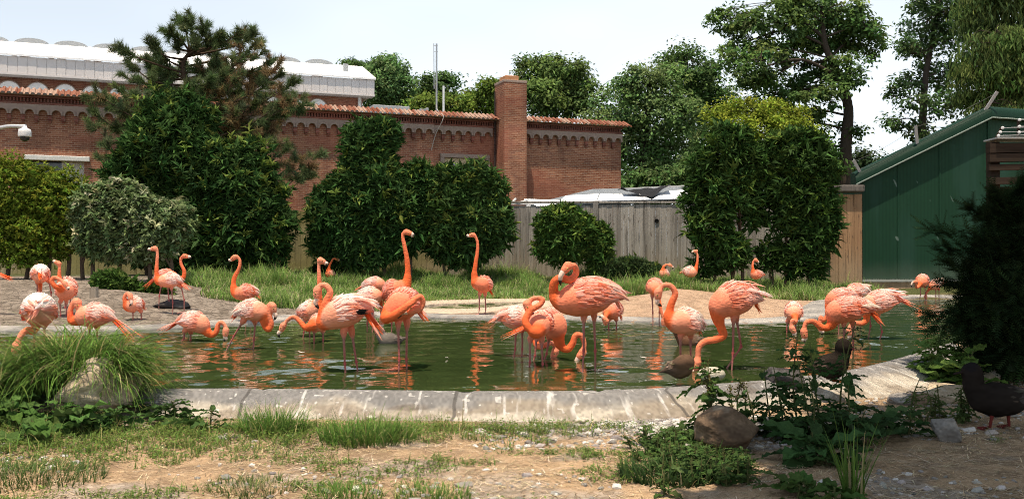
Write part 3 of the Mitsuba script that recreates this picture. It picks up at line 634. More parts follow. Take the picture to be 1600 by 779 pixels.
# a rolled metal capping along the wall tops, and the roof sheet lying lower behind it
def capping(A, Bv, name, parent):
    A, Bv = np.array(A), np.array(Bv); s = np.linspace(0, 1, 9); prof = [(-.18, .004)] + [(-.18 + .20 * (1 - math.cos(t)), .05 + .24 * math.sin(t)) for t in np.linspace(0, np.pi / 2, 7)] + [(.22, .29), (.22, .004)]
    v = np.vstack([np.array([[e[0], e[1] + y, e[2] + z] for y, z in prof]) for e in (A, Bv)]); n = len(prof)
    f = [[k, (k + 1) % n, n + (k + 1) % n, n + k] for k in range(n)]; f = np.array(f); f = np.vstack([f[:, [0, 1, 2]], f[:, [0, 2, 3]]] + [[[0, k + 1, k] for k in range(1, n - 1)], [[n, n + k, n + k + 1] for k in range(1, n - 1)]])
    return put(name, solid(v, f), 'mat_green_roof', parent, smooth=35)
v = np.array([[xs0, DS + .13, zl0 - .7], [xs1, DS + .13, zl1 - .5], [xs1, DS + 5, zl1 - .5], [xs0, DS + 5, zl0 - .7]]); v = np.vstack([v, v + [0, 0, .08]])
ro = put('roof', solid(v, rf), 'mat_green_roof', shed)
capping([xs0 - .22, DS, zl0 - .07], [xs1, DS, zl1 + .02], 'capping', ro)
capping([xs1 + .003, DS, zl1 + .023], [x2, y2, zl1 + .03], 'capping', ro)
v, f = tube([[xs0 - .22, DS - .195, zl0 - .075], [xs1, DS - .195, zl1 + .015]], .018, 5); put('drip_edge', (v, f), 'mat_rough', ro, color=mcol((v,), (.22, .27, .24)))
v, f = tube([[xs1, DS - .195, zl1 + .015], [x2, y2 - .22, zl1 + .03]], .018, 5); put('drip_edge', (v, f), 'mat_rough', ro, color=mcol((v,), (.22, .27, .24)))
v, f = boxm(xs0 - .02, xs1 + .5, DS - .06, DS + .1, zb - .06, zb - .004); put('sill_strip', (v, f), 'mat_rough', shed, color=mcol((v,), (.33, .35, .33)))
v, f = boxm(xs0, x2, DS - .02, DS + .1, zb - .5, zb - .063); put('footing_board', (v, f), 'mat_fence_brown', shed)
wp = []
for (a, b) in (((1348, 276), (1334, 250)), ((1435, 238), (1431, 196)), ((1534, 182), (1559, 143))):
    p0, p1 = P(*a, DS), P(*b, DS - .25); dirv = nz(p1 - p0)
    sd = nz(np.cross(dirv, [0, 1, 0])) * .035; dp_ = np.array([0, .02, 0])
    v = np.array([p0 - sd - dp_, p0 + sd - dp_, p0 + sd + dp_, p0 - sd + dp_, p1 - sd - dp_, p1 + sd - dp_, p1 + sd + dp_, p1 - sd + dp_])
    br = put('wire_bracket', solid(v, rf), 'mat_rough', ro, color=np.full((8, 3), .42))
    wp.append((p0, p1))
for k in range(2):
    (a0_, a1_), (b0_, b1_) = wp[k], wp[k + 1]
    for s in (.45, .95):
        A, Bp = lerp(a0_, a1_, s), lerp(b0_, b1_, s); q = np.linspace(0, 1, 12); pts = A[None] * (1 - q)[:, None] + Bp[None] * q[:, None]; pts[:, 2] -= .08 * 4 * q * (1 - q)
        v, f = tube(pts, .004, 4); put('wire', (v, f), 'mat_rough', ro, color=mcol((v,), (.12, .12, .12)))

# dark timber frame in front of the shed's right end
tf = thing('timber_frame', 'dark timber enclosure frame with insulated wires in front of the green shed', 'enclosure')
DT = 17.0
def beam(u0, v0, u1, v1, w, name='beam', d=DT, mat='mat_dark_wood'):
    a, b = P(u0, v0, d), P(u1, v1, d); dv = nz(b - a); sd = nz(np.cross(dv, [0, 1, 0])) * w / 2; dpv = np.array([0, w / 2, 0])
    v = np.array([a - sd - dpv, a + sd - dpv, a + sd + dpv, a - sd + dpv, b - sd - dpv, b + sd - dpv, b + sd + dpv, b - sd + dpv]); return put(name, solid(v, rf), mat, tf)
scene['mat_dark_wood'] = two({'type': 'diffuse', 'reflectance': proc(lambda p, n, uv: mix([.022, .016, .013], [.055, .042, .033], fbm(p.x * 3, p.y * 3, p.z * 22, 4)))})
beam(1552, 222, 1552, 450, .16, 'post'); beam(1640, 215, 1640, 460, .16, 'post')
for vv, w in ((232, .16), (247, .14), (262, .10), (283, .12)): beam(1544, vv, 1700, vv - 3, w, d=DT - .12 - .02 * (vv % 3))
m = boxm((1546 - 800) / F * DT, (1700 - 800) / F * DT, DT - .3, DT + .2, ZC + (400 - 219.5) * DT / F, ZC + (400 - 217) * DT / F); put('cap_flashing', m, 'mat_rough', tf, color=mcol(m, (.30, .31, .31)))
m = boxm((1560 - 800) / F * DT, (1720 - 800) / F * DT, DT + .25, DT + .3, 0, ZC + (400 - 290) * DT / F); put('back_boards', m, 'mat_dark_wood', tf)
for u, v0, u1, v1 in ((1556, 218, 1566, 199), (1591, 216, 1592, 186)):
    beam(u, v0, u1, v1, .035, 'wire_post', DT - .1)
    for s in (.3, .6, .95):
        pt = lerp(P(u, v0, DT - .1), P(u1, v1, DT - .1), s); m = trimesh.creation.icosphere(1, .028); m.apply_translation(pt + [0, -.04, 0]); put('insulator', m, 'mat_rough', tf, color=np.full((len(m.vertices), 3), .65))
        v, f = tube([pt + [0, -.05, 0], pt + [.9, -.05, .02]], .005, 4); put('wire', (v, f), 'mat_metal', tf, color=np.full((len(v), 3), .5))

# ------------------------------------------------------------------ dome camera
cam_ = thing('security_camera', 'white dome security camera hanging from a curved grey arm', 'security camera')
DC = 18.0
arm = catmull([P(-120, 460, DC), P(-60, 300, DC), P(-26, 230, DC), P(-8, 204, DC), P(10, 197.5, DC), P(30, 197, DC), P(40, 197.5, DC)], 6)
v, f = tube(arm, .034, 10); put('arm', (v, f), 'mat_metal', cam_, smooth=True, color=mcol((v,), (.62, .63, .64)))
prof = np.array([(0, .02), (.03, .02), (.045, -.02), (.105, -.05), (.112, -.10), (.112, -.17), (.10, -.185), (0, -.185)]); 
m = trimesh.creation.revolve(prof[::-1], sections=24); m.apply_translation(P(38, 198, DC)); put('housing', m, 'mat_rough', cam_, smooth=40, color=None) if False else put('housing', m, 'mat_semi', cam_, smooth=True, color=np.full((len(m.vertices), 3), .62))
s = np.linspace(0, np.pi / 2, 9); prof = np.array([(.085 * math.cos(t) , -.186 - .085 * math.sin(t)) for t in s]); prof = np.vstack([[0, -.186], prof])
m = trimesh.creation.revolve(prof[::-1], sections=24); m.apply_translation(P(38, 198, DC)); put('dome', m, 'mat_black_glass', cam_, smooth=True)
# ------------------------------------------------------------------ shrubs
def blob3(u, v, ru, rv, d, ry=None):
    rx, rz = ru * d / F, rv * d / F
    return P(u, v, d), np.array([rx, ry if ry else min(rx, rz) * .85, rz])

def ell_level(p, c, r): return np.linalg.norm((p - c) / r, axis=1)

def crown_points(rng, blobs, n, lo, hi, back=.35, skip=.82, rough=.22, freq=1.6):
    """points on (lo..hi) shells of a union of ellipsoids, fewer on the side turned away from the pond; also the outward directions"""
    area = np.array([(r[0] * r[2] + r[0] * r[1] + r[1] * r[2]) for c, r in blobs]); k = rng.choice(len(blobs), n, p=area / area.sum())
    C = np.array([b[0] for b in blobs])[k]; R = np.array([b[1] for b in blobs])[k]
    u = unit(rng, n); lev = rng.uniform(lo, hi, n)
    lev = lev * (1 + (meshkit.fbm((C + u * R) * freq, 3, 7) - .5) * 2 * rough + (meshkit.noise((C + u * R) * .9, 17) - .5) * .30)
    far_ = rng.random(n) < .07; lev = np.where(far_ & (hi > 1), lev * rng.uniform(1.06, 1.22, n), lev)
    p = C + u * R * lev[:, None]; o = nz(u / R)
    ok = (u[:, 1] < .25) | (rng.random(n) < back)
    for i, (c, r) in enumerate(blobs): ok &= (k == i) | (ell_level(p, c, r) > skip)
    return p[ok], o[ok], lev[ok]

def whorls(rng, p, ax, per, L, W, tmpl, col, spread=(25, 75), lamt=.2):
    n = len(p); m = n * per
    A = np.repeat(nz(ax), per, 0); q = np.repeat(p, per, 0) + A * rng.uniform(-.5, .3, (m, 1)) * L
    r = nz(np.cross(A, unit(rng, m))); al = np.radians(rng.uniform(*spread, m))[:, None]
    d = A * np.cos(al) + r * np.sin(al)
    nr = A * np.sin(al) - r * np.cos(al) + rng.normal(0, .25, (m, 3))
    l = L * np.exp(rng.normal(0, lamt, m)); c = np.repeat(col, per, 0) * np.exp(rng.normal(0, .14, (m, 1)))
    return leaves(tmpl, q, d, nr, l, l * W, np.clip(c, 0, .9))

def shrub(name, label, d, blobs, n, per, L, W, col, mat='mat_gloss_leaf', seed=1, group=None, inner=1.4, young=(.16, .22, .05), pyoung=.08, up=.7, stems=(), spread=(25, 75), rough=.42, base=None):
    rng = rng_(seed); t = thing(name, label, 'shrub', group)
    bl = [blob3(b[0], b[1], b[2] * .83, b[3] * .86, d + (b[4] if len(b) > 4 else 0)) for b in blobs]
    p, o, lev = crown_points(rng, bl, n, .86, 1.10, rough=rough, freq=2.4)
    ax = o * .6 + np.array([0, 0, up]) + rng.normal(0, .28, o.shape)
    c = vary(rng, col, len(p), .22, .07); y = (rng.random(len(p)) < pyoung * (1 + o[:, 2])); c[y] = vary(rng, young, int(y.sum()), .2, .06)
    B = Bag(); B.add(*whorls(rng, p, ax, per, L, W, LEAF, c, spread))
    p, o, lev = crown_points(rng, bl, int(n * inner), .45, .88, skip=.4)
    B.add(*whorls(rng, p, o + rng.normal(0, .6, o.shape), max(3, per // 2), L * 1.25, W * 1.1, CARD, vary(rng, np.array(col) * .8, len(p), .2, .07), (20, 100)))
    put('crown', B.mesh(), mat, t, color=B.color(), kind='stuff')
    gb = min(b[0][2] - b[1][2] for b in bl)
    S = [(u, base) for u in stems] if stems else [(np.mean([b[0] for b in blobs]), None)]
    for u, _ in S:
        x = (u - 800) / F * d; g = gz(x, d)
        near = min(bl, key=lambda b: abs(b[0][0] - x)); top = near[0] + [0, 0, near[1][2] * .3]
        pts = catmull([[x, d, g - .1], lerp(np.array([x, d, g]), top, .4) + rng.normal(0, .06, 3), top], 5)
        v, f = tube(pts, np.linspace(.045, .015, len(pts)), 7); put('stem', (v, f), 'mat_bark', t, color=np.broadcast_to([.10, .075, .055], v.shape))
        for q in range(4):
            e = near[0] + unit(rng, 1)[0] * near[1] * .8; s = pts[rng.integers(2, len(pts) - 2)]
            v, f = tube(catmull([s, lerp(s, e, .5) + rng.normal(0, .07, 3), e], 4), np.linspace(.022, .006, 9), 5); put('branch', (v, f), 'mat_bark', t, color=np.broadcast_to([.10, .075, .055], v.shape))
    return t
LAUREL = (.045, .095, .028)
shrub('laurel_shrub', 'largest dark glossy laurel shrub, taller on its left, below the pine', 22.0,
      [(268, 235, 82, 88), (250, 330, 82, 95), (345, 290, 95, 80), (385, 340, 76, 92), (310, 375, 120, 62), (215, 290, 45, 70), (300, 190, 45, 42, .3)], 6400, 8, .20, .27, LAUREL, seed=11, stems=(230, 280, 340, 390), pyoung=.12)
shrub('laurel_shrub', 'pointed dark laurel shrub before the brick hall, standing tallest over the mossy fence', 22.4,
      [(575, 250, 42, 55), (590, 310, 75, 65), (535, 335, 55, 62), (625, 355, 55, 55), (560, 380, 78, 42), (600, 215, 26, 26), (655, 290, 30, 35)], 4300, 8, .195, .27, (.046, .10, .03), seed=12, stems=(545, 600, 640), pyoung=.08)
shrub('laurel_shrub', 'laurel shrub left of the chimney foot, covering the mosaic panel\'s lower edge', 22.6,
      [(730, 300, 62, 42), (700, 345, 55, 55), (750, 345, 52, 50), (720, 385, 66, 32), (690, 290, 30, 28)], 3100, 7, .21, .28, (.055, .11, .033), seed=13, stems=(700, 745), pyoung=.12)
shrub('small_shrub', 'small rounded shrub with a lower lobe in front of the grey plank fence', 22.6,
      [(872, 355, 42, 38), (905, 365, 34, 32), (880, 385, 48, 26), (934, 378, 25, 34), (936, 405, 20, 22)], 2000, 6, .16, .30, (.065, .125, .032), seed=14, stems=(880, 932), pyoung=.22, young=(.17, .24, .05))
shrub('laurel_shrub', 'loose tall laurel shrub standing left of the fence gap, under the yellow-green tree', 21.8,
      [(1130, 250, 50, 44), (1148, 218, 32, 24), (1108, 300, 40, 40), (1150, 300, 34, 36), (1112, 355, 36, 34), (1140, 395, 32, 26), (1106, 412, 30, 20), (1175, 260, 26, 36), (1174, 338, 17, 26)], 1350, 7, .21, .27, (.048, .10, .027), seed=15, stems=(1115, 1140, 1160), pyoung=.13, young=(.13, .21, .045), rough=.7, inner=.75)
shrub('laurel_shrub', 'loose tall laurel shrub with low right side branches beside the brown fence', 21.9,
      [(1222, 240, 42, 34), (1262, 250, 44, 50), (1210, 270, 36, 44), (1258, 310, 50, 38), (1225, 330, 32, 32), (1262, 375, 50, 36), (1250, 412, 48, 24), (1285, 345, 30, 30), (1205, 400, 24, 22)], 1550, 7, .21, .27, (.045, .092, .025), seed=45, stems=(1205, 1225, 1260), pyoung=.12, young=(.12, .20, .042), rough=.7, inner=.75)
shrub('yellow_hedge', 'yellow-green small-leaved shrub at the far left behind the birds', 18.6,
      [(20, 300, 80, 62), (85, 315, 68, 56), (-60, 290, 80, 60), (40, 364, 118, 58), (130, 335, 40, 42)], 8200, 6, .062, .5, (.14, .21, .030), mat='mat_leaf', seed=16, stems=(10, 40, 75, 105, 130), pyoung=.25, young=(.19, .21, .03), spread=(30, 90))
shrub('viburnum', 'grey-green broad-leaved shrub with pale flower heads between the yellow hedge and the tall laurel', 18.2,
      [(190, 325, 72, 48), (250, 350, 60, 46), (150, 335, 40, 46), (205, 380, 94, 34), (160, 375, 50, 34)], 3600, 6, .105, .42, (.14, .20, .085), mat='mat_leaf', seed=17, stems=(145, 185, 235, 270), pyoung=.12, young=(.42, .44, .27), spread=(40, 95))
shrub('low_shrub', 'low bright-leaved bush behind the small grey post on the left shore', 16.6,
      [(172, 440, 30, 18), (205, 450, 24, 12), (240, 455, 30, 12)], 700, 6, .09, .5, (.07, .13, .03), mat='mat_leaf', seed=18, stems=(175, 210))
shrub('low_shrub', 'dark low plant against the mossy fence beside the black bird', 22.8,
      [(515, 415, 16, 16), (500, 425, 20, 10)], 320, 5, .10, .45, (.06, .09, .03), mat='mat_leaf', seed=19, stems=(512,))
shrub('low_shrub', 'low ferny plant at the foot of the grey fence right of the small shrub', 22.4,
      [(985, 415, 34, 14), (960, 420, 24, 12), (1015, 422, 24, 10)], 700, 5, .11, .30, (.07, .115, .045), mat='mat_leaf', seed=20, stems=(985,))

# ------------------------------------------------------------------ trees
def limb(B, pts, r0, r1, col, sides=7, per=5):
    q = catmull(pts, per); B.add(*tube(q, np.linspace(r0, r1, len(q)), sides), c=col)
    return q

def tree(name, label, d, blobs, trunk, col, n_clump, per=46, leaf=.20, W=.6, seed=1, dspread=2.0, tr=.35, bark=(.075, .06, .05), clump_r=.55, mat='mat_leaf', light=None, group=None, droop=0.0, cat='tree'):
    """blobs: (u, v, ru, rv); trunk: pixel path from the ground to the leader"""
    rng = rng_(seed); t = thing(name, label, cat, group)
    Bt = Bag(); tp = [P(u, v, d) for u, v in trunk]; tp[0][2] = min(tp[0][2], .2)
    q = limb(Bt, tp, tr, tr * .28, bark, 9)
    put('trunk', Bt.mesh(), 'mat_bark', t, smooth=True, color=Bt.color())
    Bb = Bag(); Bl = Bag(); s2 = d / F
    w = np.array([b[2] * b[3] for b in blobs], float); w = w / w.sum()
    for bi, b in enumerate(blobs):
        c = P(b[0], b[1], d + rng.uniform(-1, 1) * dspread); r = np.array([b[2] * s2, min(b[2], b[3]) * s2 * .9, b[3] * s2])
        k0 = np.argmin(np.linalg.norm(q - c, axis=1) + np.where(q[:, 2] > c[2] - .15 * r[2], 6, 0) ); s = q[min(k0, len(q) - 2)]
        rr = max(.035, tr * .45 * min(1, r[0] / 3))
        lq = limb(Bb, [s, lerp(s, c, .5) + [0, 0, .12 * np.linalg.norm(c - s)] + rng.normal(0, .25, 3), c + [0, 0, -.1 * r[2]], c + [0, 0, r[2] * .5]], rr, .02, bark, 6)
        n = max(4, int(n_clump * w[bi])); u = unit(rng, n); lev = rng.uniform(.25, 1, n) ** .45
        cc = c + u * r * lev[:, None] * (1 + (meshkit.fbm((c + u * r) * .7, 2, 3)[:, None] - .5) * .7)
        for e in cc[:: max(1, n // 9)]:
            s = lq[rng.integers(len(lq) // 3, len(lq))]; limb(Bb, [s, lerp(s, e, .5) + rng.normal(0, .15, 3), e], rr * .35, .012, bark, 4, 3)
        m = n * per; K = np.repeat(np.arange(n), per); cs = clump_r * np.exp(rng.normal(0, .28, n))
        off = unit(rng, m) * (rng.random((m, 1)) ** .5) * cs[K][:, None] * np.array([1, 1, .62]); p = cc[K] + off
        p[:, 2] -= droop * np.linalg.norm(off[:, :2], axis=1) ** 1.5
        nr = unit(rng, m) * .55 + np.array([0, -.15, .8]) + off * .5; ax = np.cross(nr, unit(rng, m)) + np.array([0, 0, -.25 - droop])
        cl = vary(rng, col, n, .20, .08)
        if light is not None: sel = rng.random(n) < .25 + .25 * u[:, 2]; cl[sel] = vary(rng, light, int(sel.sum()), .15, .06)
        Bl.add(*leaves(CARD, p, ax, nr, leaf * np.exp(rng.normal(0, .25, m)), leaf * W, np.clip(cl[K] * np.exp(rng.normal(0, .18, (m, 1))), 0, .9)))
    put('limbs', Bb.mesh(), 'mat_bark', t, smooth=True, color=Bb.color())
    put('crown', Bl.mesh(), mat, t, color=Bl.color(), kind='stuff')
    return t
G1, G2, G3 = (.12, .19, .06), (.095, .165, .055), (.085, .125, .030)
tree('oak_tree', 'tall open-crowned oak with two bare leaning trunks rising over the laurel', 52,
     [(1140, 30, 30, 28), (1165, 60, 42, 40), (1215, 40, 50, 42), (1190, 100, 50, 34), (1255, 90, 52, 40), (1300, 40, 58, 48), (1345, 70, 40, 36), (1330, 110, 36, 30), (1285, 125, 40, 28), (1315, 15, 52, 26), (1240, 5, 40, 22), (1150, 85, 26, 20), (1350, 40, 30, 28),
      (1325, 205, 22, 18), (1305, 150, 26, 18), (1215, 150, 42, 30), (1260, 165, 34, 26), (1275, 225, 34, 26), (1230, 200, 30, 24), (1300, 260, 24, 22)],
     [(1324, 430), (1323, 330), (1322, 230), (1326, 170), (1312, 120), (1290, 70), (1285, 10)], G2, 430, per=50, leaf=.26, seed=21, tr=.40, clump_r=.58, light=(.15, .23, .065))
tree('oak_tree', 'slender dark oak standing alone in the sky gap left of the drooping conifer', 50,
     [(1450, 30, 42, 34), (1490, 60, 44, 36), (1440, 80, 40, 22), (1410, 68, 24, 12), (1470, 120, 50, 26), (1425, 130, 34, 16), (1400, 150, 20, 12), (1440, 165, 40, 18), (1490, 165, 36, 22), (1410, 190, 26, 12), (1450, 205, 38, 16), (1495, 105, 34, 22), (1470, -10, 50, 30), (1500, 20, 40, 40), (1390, 188, 12, 8), (1505, 215, 24, 22)],
     [(1436, 430), (1438, 240), (1442, 190), (1447, 120), (1460, 50), (1475, -20)], (.085, .145, .055), 250, per=42, leaf=.22, seed=22, tr=.27, clump_r=.58)
tree('drooping_conifer', 'light-tipped conifer with drooping sprays at the top right above the shed', 40,
     [(1575, 20, 55, 34), (1560, 65, 50, 26), (1600, 60, 50, 40), (1545, 100, 46, 20), (1590, 110, 50, 28), (1530, 140, 44, 16), (1580, 150, 55, 22), (1620, 90, 60, 60), (1530, 5, 36, 26), (1600, -30, 70, 40), (1550, 165, 50, 10), (1510, 110, 20, 10)],
     [(1610, 430), (1612, 200), (1612, 60), (1605, -80)], (.10, .155, .05), 430, per=60, leaf=.30, W=.22, seed=23, tr=.35, clump_r=.6, light=(.16, .21, .065), droop=.9)
tree('maple_tree', 'broad mid-green tree filling the gap right of the brick hall', 60,
     [(1010, 130, 50, 30), (970, 165, 48, 36), (1030, 175, 62, 42), (1000, 225, 66, 40), (1060, 230, 48, 40), (960, 215, 44, 40), (1010, 270, 66, 34), (1075, 180, 34, 34), (935, 185, 26, 24), (1040, 120, 30, 22), (1085, 265, 40, 32), (975, 128, 18, 16), (1005, 300, 80, 24)],
     [(1012, 430), (1010, 340), (1005, 260), (1012, 180), (1015, 130)], (.15, .245, .085), 640, per=44, leaf=.24, seed=24, tr=.4, clump_r=.75, light=(.18, .26, .10))
tree('dark_tree', 'darker tree with a rounded top behind the broad mid-green tree', 68,
     [(1075, 105, 46, 30), (1100, 130, 34, 26), (1050, 95, 22, 14), (1085, 150, 44, 26), (1125, 160, 28, 30), (1110, 195, 30, 24)],
     [(1085, 430), (1084, 220), (1080, 110)], G2, 240, per=42, leaf=.27, seed=25, tr=.3, clump_r=.8)
tree('yellow_tree', 'bright yellow-green tree showing above the loose laurel', 46,
     [(1175, 175, 42, 24), (1220, 180, 44, 26), (1200, 205, 60, 26), (1150, 205, 28, 20), (1255, 205, 24, 18), (1120, 180, 22, 18), (1195, 240, 80, 24)],
     [(1200, 430), (1200, 260), (1200, 180)], (.19, .25, .035), 320, per=44, leaf=.17, seed=26, tr=.2, clump_r=.55, light=(.26, .32, .045))
tree('chimney_side_tree', 'dense green tree with feathery top just right of the chimney', 64,
     [(835, 110, 32, 24), (865, 125, 36, 30), (900, 130, 26, 26), (880, 160, 46, 26), (840, 150, 40, 30), (915, 155, 18, 26), (900, 105, 14, 12), (860, 95, 22, 10)],
     [(868, 430), (868, 200), (866, 110)], (.115, .18, .06), 330, per=44, leaf=.26, seed=27, tr=.3, clump_r=.75, light=(.17, .25, .07))
tree('rounded_tree', 'rounded fresh green tree beside the white roof gable', 66,
     [(605, 115, 32, 24), (590, 135, 30, 28), (622, 138, 26, 24), (605, 158, 40, 18), (596, 100, 18, 12)],
     [(605, 430), (605, 190), (605, 110)], (.115, .205, .075), 230, per=44, leaf=.25, seed=28, tr=.3, clump_r=.7, light=(.15, .25, .09))
tree('small_dark_tree', 'small dark tree behind the radio mast', 72,
     [(665, 132, 16, 15), (697, 125, 18, 14), (680, 150, 34, 16), (657, 150, 12, 12)],
     [(680, 430), (680, 190), (682, 125)], G2, 110, per=42, leaf=.28, seed=29, tr=.25, clump_r=.7)
tree('pale_green_tree', 'low pale green foliage over the eave between mast and chimney', 60,
     [(665, 168, 26, 18), (705, 165, 34, 20), (745, 160, 30, 22), (765, 140, 22, 24), (780, 160, 26, 30), (690, 180, 60, 12)],
     [(720, 430), (720, 220), (722, 165)], (.14, .21, .045), 300, per=44, leaf=.21, seed=30, tr=.25, clump_r=.6, light=(.19, .27, .055))
tree('roofline_tree', 'tiny treetop peeping over the white roof end', 80,
     [(545, 97, 8, 6), (560, 103, 9, 6), (575, 104, 14, 8)], [(560, 430), (560, 200), (560, 104)], G2, 40, per=42, leaf=.28, seed=31, tr=.2, clump_r=.55)
tree('distant_tree', 'hazy low tree in the sky gap over the shed\'s lower eave', 75,
     [(1350, 250, 20, 16), (1375, 262, 24, 14), (1335, 275, 24, 16), (1400, 270, 30, 10)], [(1360, 430), (1360, 300), (1360, 255)], (.055, .09, .04), 120, per=42, leaf=.30, seed=32, tr=.25, clump_r=.75)
tree('undergrowth_tree', 'dense understorey tree behind the fence between oak and hall', 56,
     [(1040, 290, 60, 30), (1100, 280, 50, 40), (985, 290, 30, 26), (1150, 280, 50, 40), (1210, 260, 60, 44), (1270, 265, 50, 40), (1310, 285, 30, 24)],
     [(1100, 430), (1100, 330), (1100, 290)], G2, 460, per=40, leaf=.27, seed=33, tr=.22, clump_r=.8)

# pine in front of the hall: tufts of long needles, many of them browned
def pine():
    rng = rng_(41); d = 33.0
    t = thing('pine_tree', 'ragged pine with browned needle tufts in front of the brick hall', 'tree')
    Bt = Bag(); bark = (.085, .06, .045)
    q = limb(Bt, [P(300, 440, d), P(305, 330, d), P(312, 240, d), P(300, 160, d), P(285, 105, d), P(296, 80, d)], .20, .05, bark, 9)
    put('trunk', Bt.mesh(), 'mat_bark', t, smooth=True, color=Bt.color())
    tips = [(190, 68, 0), (205, 92, 0), (232, 55, 0), (228, 80, 0), (262, 42, 0), (280, 25, 0), (300, 22, 0), (318, 32, 0), (338, 48, 0), (255, 75, 0), (275, 62, 0), (300, 55, 0), (322, 70, 0), (345, 58, .1), (250, 105, .1), (285, 95, 0), (310, 100, .1), (340, 90, .1),
            (378, 42, .3), (392, 34, .2), (402, 46, .3), (408, 60, .4), (388, 68, .5), (375, 85, .6), (402, 82, .7), (420, 84, .6), (426, 92, .7), (395, 100, .8), (412, 105, .7), (372, 110, .7), (430, 105, .7), (445, 125, .4), (462, 122, .2), (478, 140, .2), (455, 145, .3), (470, 155, .2), (440, 150, .5),
            (190, 108, .05), (215, 118, .1), (240, 130, .1), (205, 138, 0), (180, 130, .05), (150, 135, .05), (130, 140, .1), (165, 150, 0), (185, 160, .05), (210, 160, .1), (150, 165, .1), (145, 188, 0), (160, 212, .1), (185, 190, .2), (225, 180, .2), (150, 235, .1), (172, 240, .2),
            (270, 135, .2), (300, 140, .3), (330, 135, .3), (355, 130, .5), (260, 165, .3), (290, 170, .5), (320, 170, .5), (345, 165, .7), (370, 160, .8), (395, 150, .9), (415, 160, .8), (385, 180, .9), (350, 195, .7), (410, 185, .8), (430, 180, .7), (425, 200, .6), (440, 190, .5), (400, 205, .7), (435, 215, .4), (450, 225, .3), (465, 240, .2), (485, 250, .2), (475, 262, .3), (495, 235, .2), (455, 255, .5), (440, 245, .6),
            (360, 105, .3), (235, 100, 0), (270, 110, .1), (330, 115, .2), (300, 120, .1), (240, 150, .2), (375, 135, .8), (415, 128, .7), (395, 122, .8)]
    Bb = Bag(); Bn = Bag()
    for (u, v, br) in tips:
        e = P(u + rng.normal(0, 3), v + 9 + rng.normal(0, 3), d + rng.uniform(-1.4, 1.2)); 
        k0 = np.argmin(np.abs(q[:, 2] - (e[2] - .35 * abs(e[0] - q[:, 0])))); s = q[k0]
        L = np.linalg.norm(e - s); mid = lerp(s, e, .6) + [0, 0, -.10 * L] + rng.normal(0, .12, 3)
        lq = limb(Bb, [s, mid, e], .045, .014, bark, 5, 5)
        subs = [(e, nz(e - mid + [0, 0, .25]))]
        for _ in range(8 + int(2 * L)):
            b = lq[rng.integers(int(len(lq) * (.5 if L < 1.6 else .3)), len(lq))]; dr_ = nz(nz(e - mid) + rng.normal(0, .75, 3) + [0, -.1, .3]); e2 = b + dr_ * rng.uniform(.16, .40); limb(Bb, [b, lerp(b, e2, .5) + rng.normal(0, .03, 3), e2], .014, .008, bark, 4, 3); subs.append((e2, dr_))
        for c, ax in subs:
            m = 100; tt = rng.random((m, 1)); base = c - ax * tt * .30; perp = nz(np.cross(ax, unit(rng, m))); dd = nz(ax * rng.uniform(.35, 1.1, (m, 1)) + perp * .75)
            brown = rng.random() < br * .75; col = vary(rng, (.25, .175, .095) if brown else (.12, .165, .072), 1, .2, .06)[0]
            Bn.add(*leaves(NEEDLE, base, dd, unit(rng, m), rng.uniform(.19, .30, m), .021, vary(rng, col, m, .18, .04)))
    put('branches', Bb.mesh(), 'mat_bark', t, smooth=True, color=Bb.color())
    put('crown', Bn.mesh(), 'mat_leaf', t, color=Bn.color(), kind='stuff')
pine()

# ------------------------------------------------------------------ grass on the far bank
def bank_grass():
    rng = rng_(51); Bg = Bag(); n = 0
    X = rng.uniform(-6.3, 8.6, 60000); Y = rng.uniform(14.6, 23.8, 60000)
    u = 800 + F * X / Y
    dens = meshkit.fbm(np.stack([X * .8, Y * .8, X * 0], 1), 3, 5)
    edge = np.interp(X, [-6.3, -5.2, -4.3, -3, -1.8, -.4, 1.0, 1.8, 2.6, 4, 5.2, 6.2, 7, 8.6], [18.5, 16.6, 16.2, 15.9, 15.9, 19.7, 18.6, 18.0, 19.6, 20.6, 20.4, 19.6, 21, 22.6])
    k = (Y > edge + (dens - .5) * 1.6) & (rng.random(60000) < .25 + 1.1 * sstep(.35, .6, dens))
    d2 = np.minimum(sdist(pool, X[k], Y[k]), sdist(chan, X[k], Y[k])); idx = np.nonzero(k)[0][d2 > .35]
    X, Y = X[idx], Y[idx]
    tuft = meshkit.noise(np.stack([X * 2.2, Y * 2.2, X * 0], 1), 4)
    per = 7; X = np.repeat(X, per) + rng.normal(0, .05, len(X) * per); Y = np.repeat(Y, per) + rng.normal(0, .05, len(X)); tu = np.repeat(tuft, per); m = len(X)
    base = np.stack([X, Y, ground_z(X, Y, False) - .02], 1)
    L = (.08 + .30 * tu ** 2.6) * np.exp(rng.normal(0, .25, m))
    c = vary(rng, (.16, .25, .068), m, .2, .07); br = rng.random(m) < .32 - .22 * tu; c[br] = vary(rng, (.34, .31, .18), int(br.sum()), .2, .05)
    v, f, cc = blades(base, rng.uniform(0, 6.28, m), L, .016, rng.uniform(.02, .35, m), rng.uniform(.4, 1.5, m), c, 3, c * 1.35)
    return v, f, cc
v, f, c = bank_grass()
put('bank_grass', (v, f), 'mat_leaf', color=c, label='long green grass covering the far bank below the fence', cat='grass', kind='stuff')
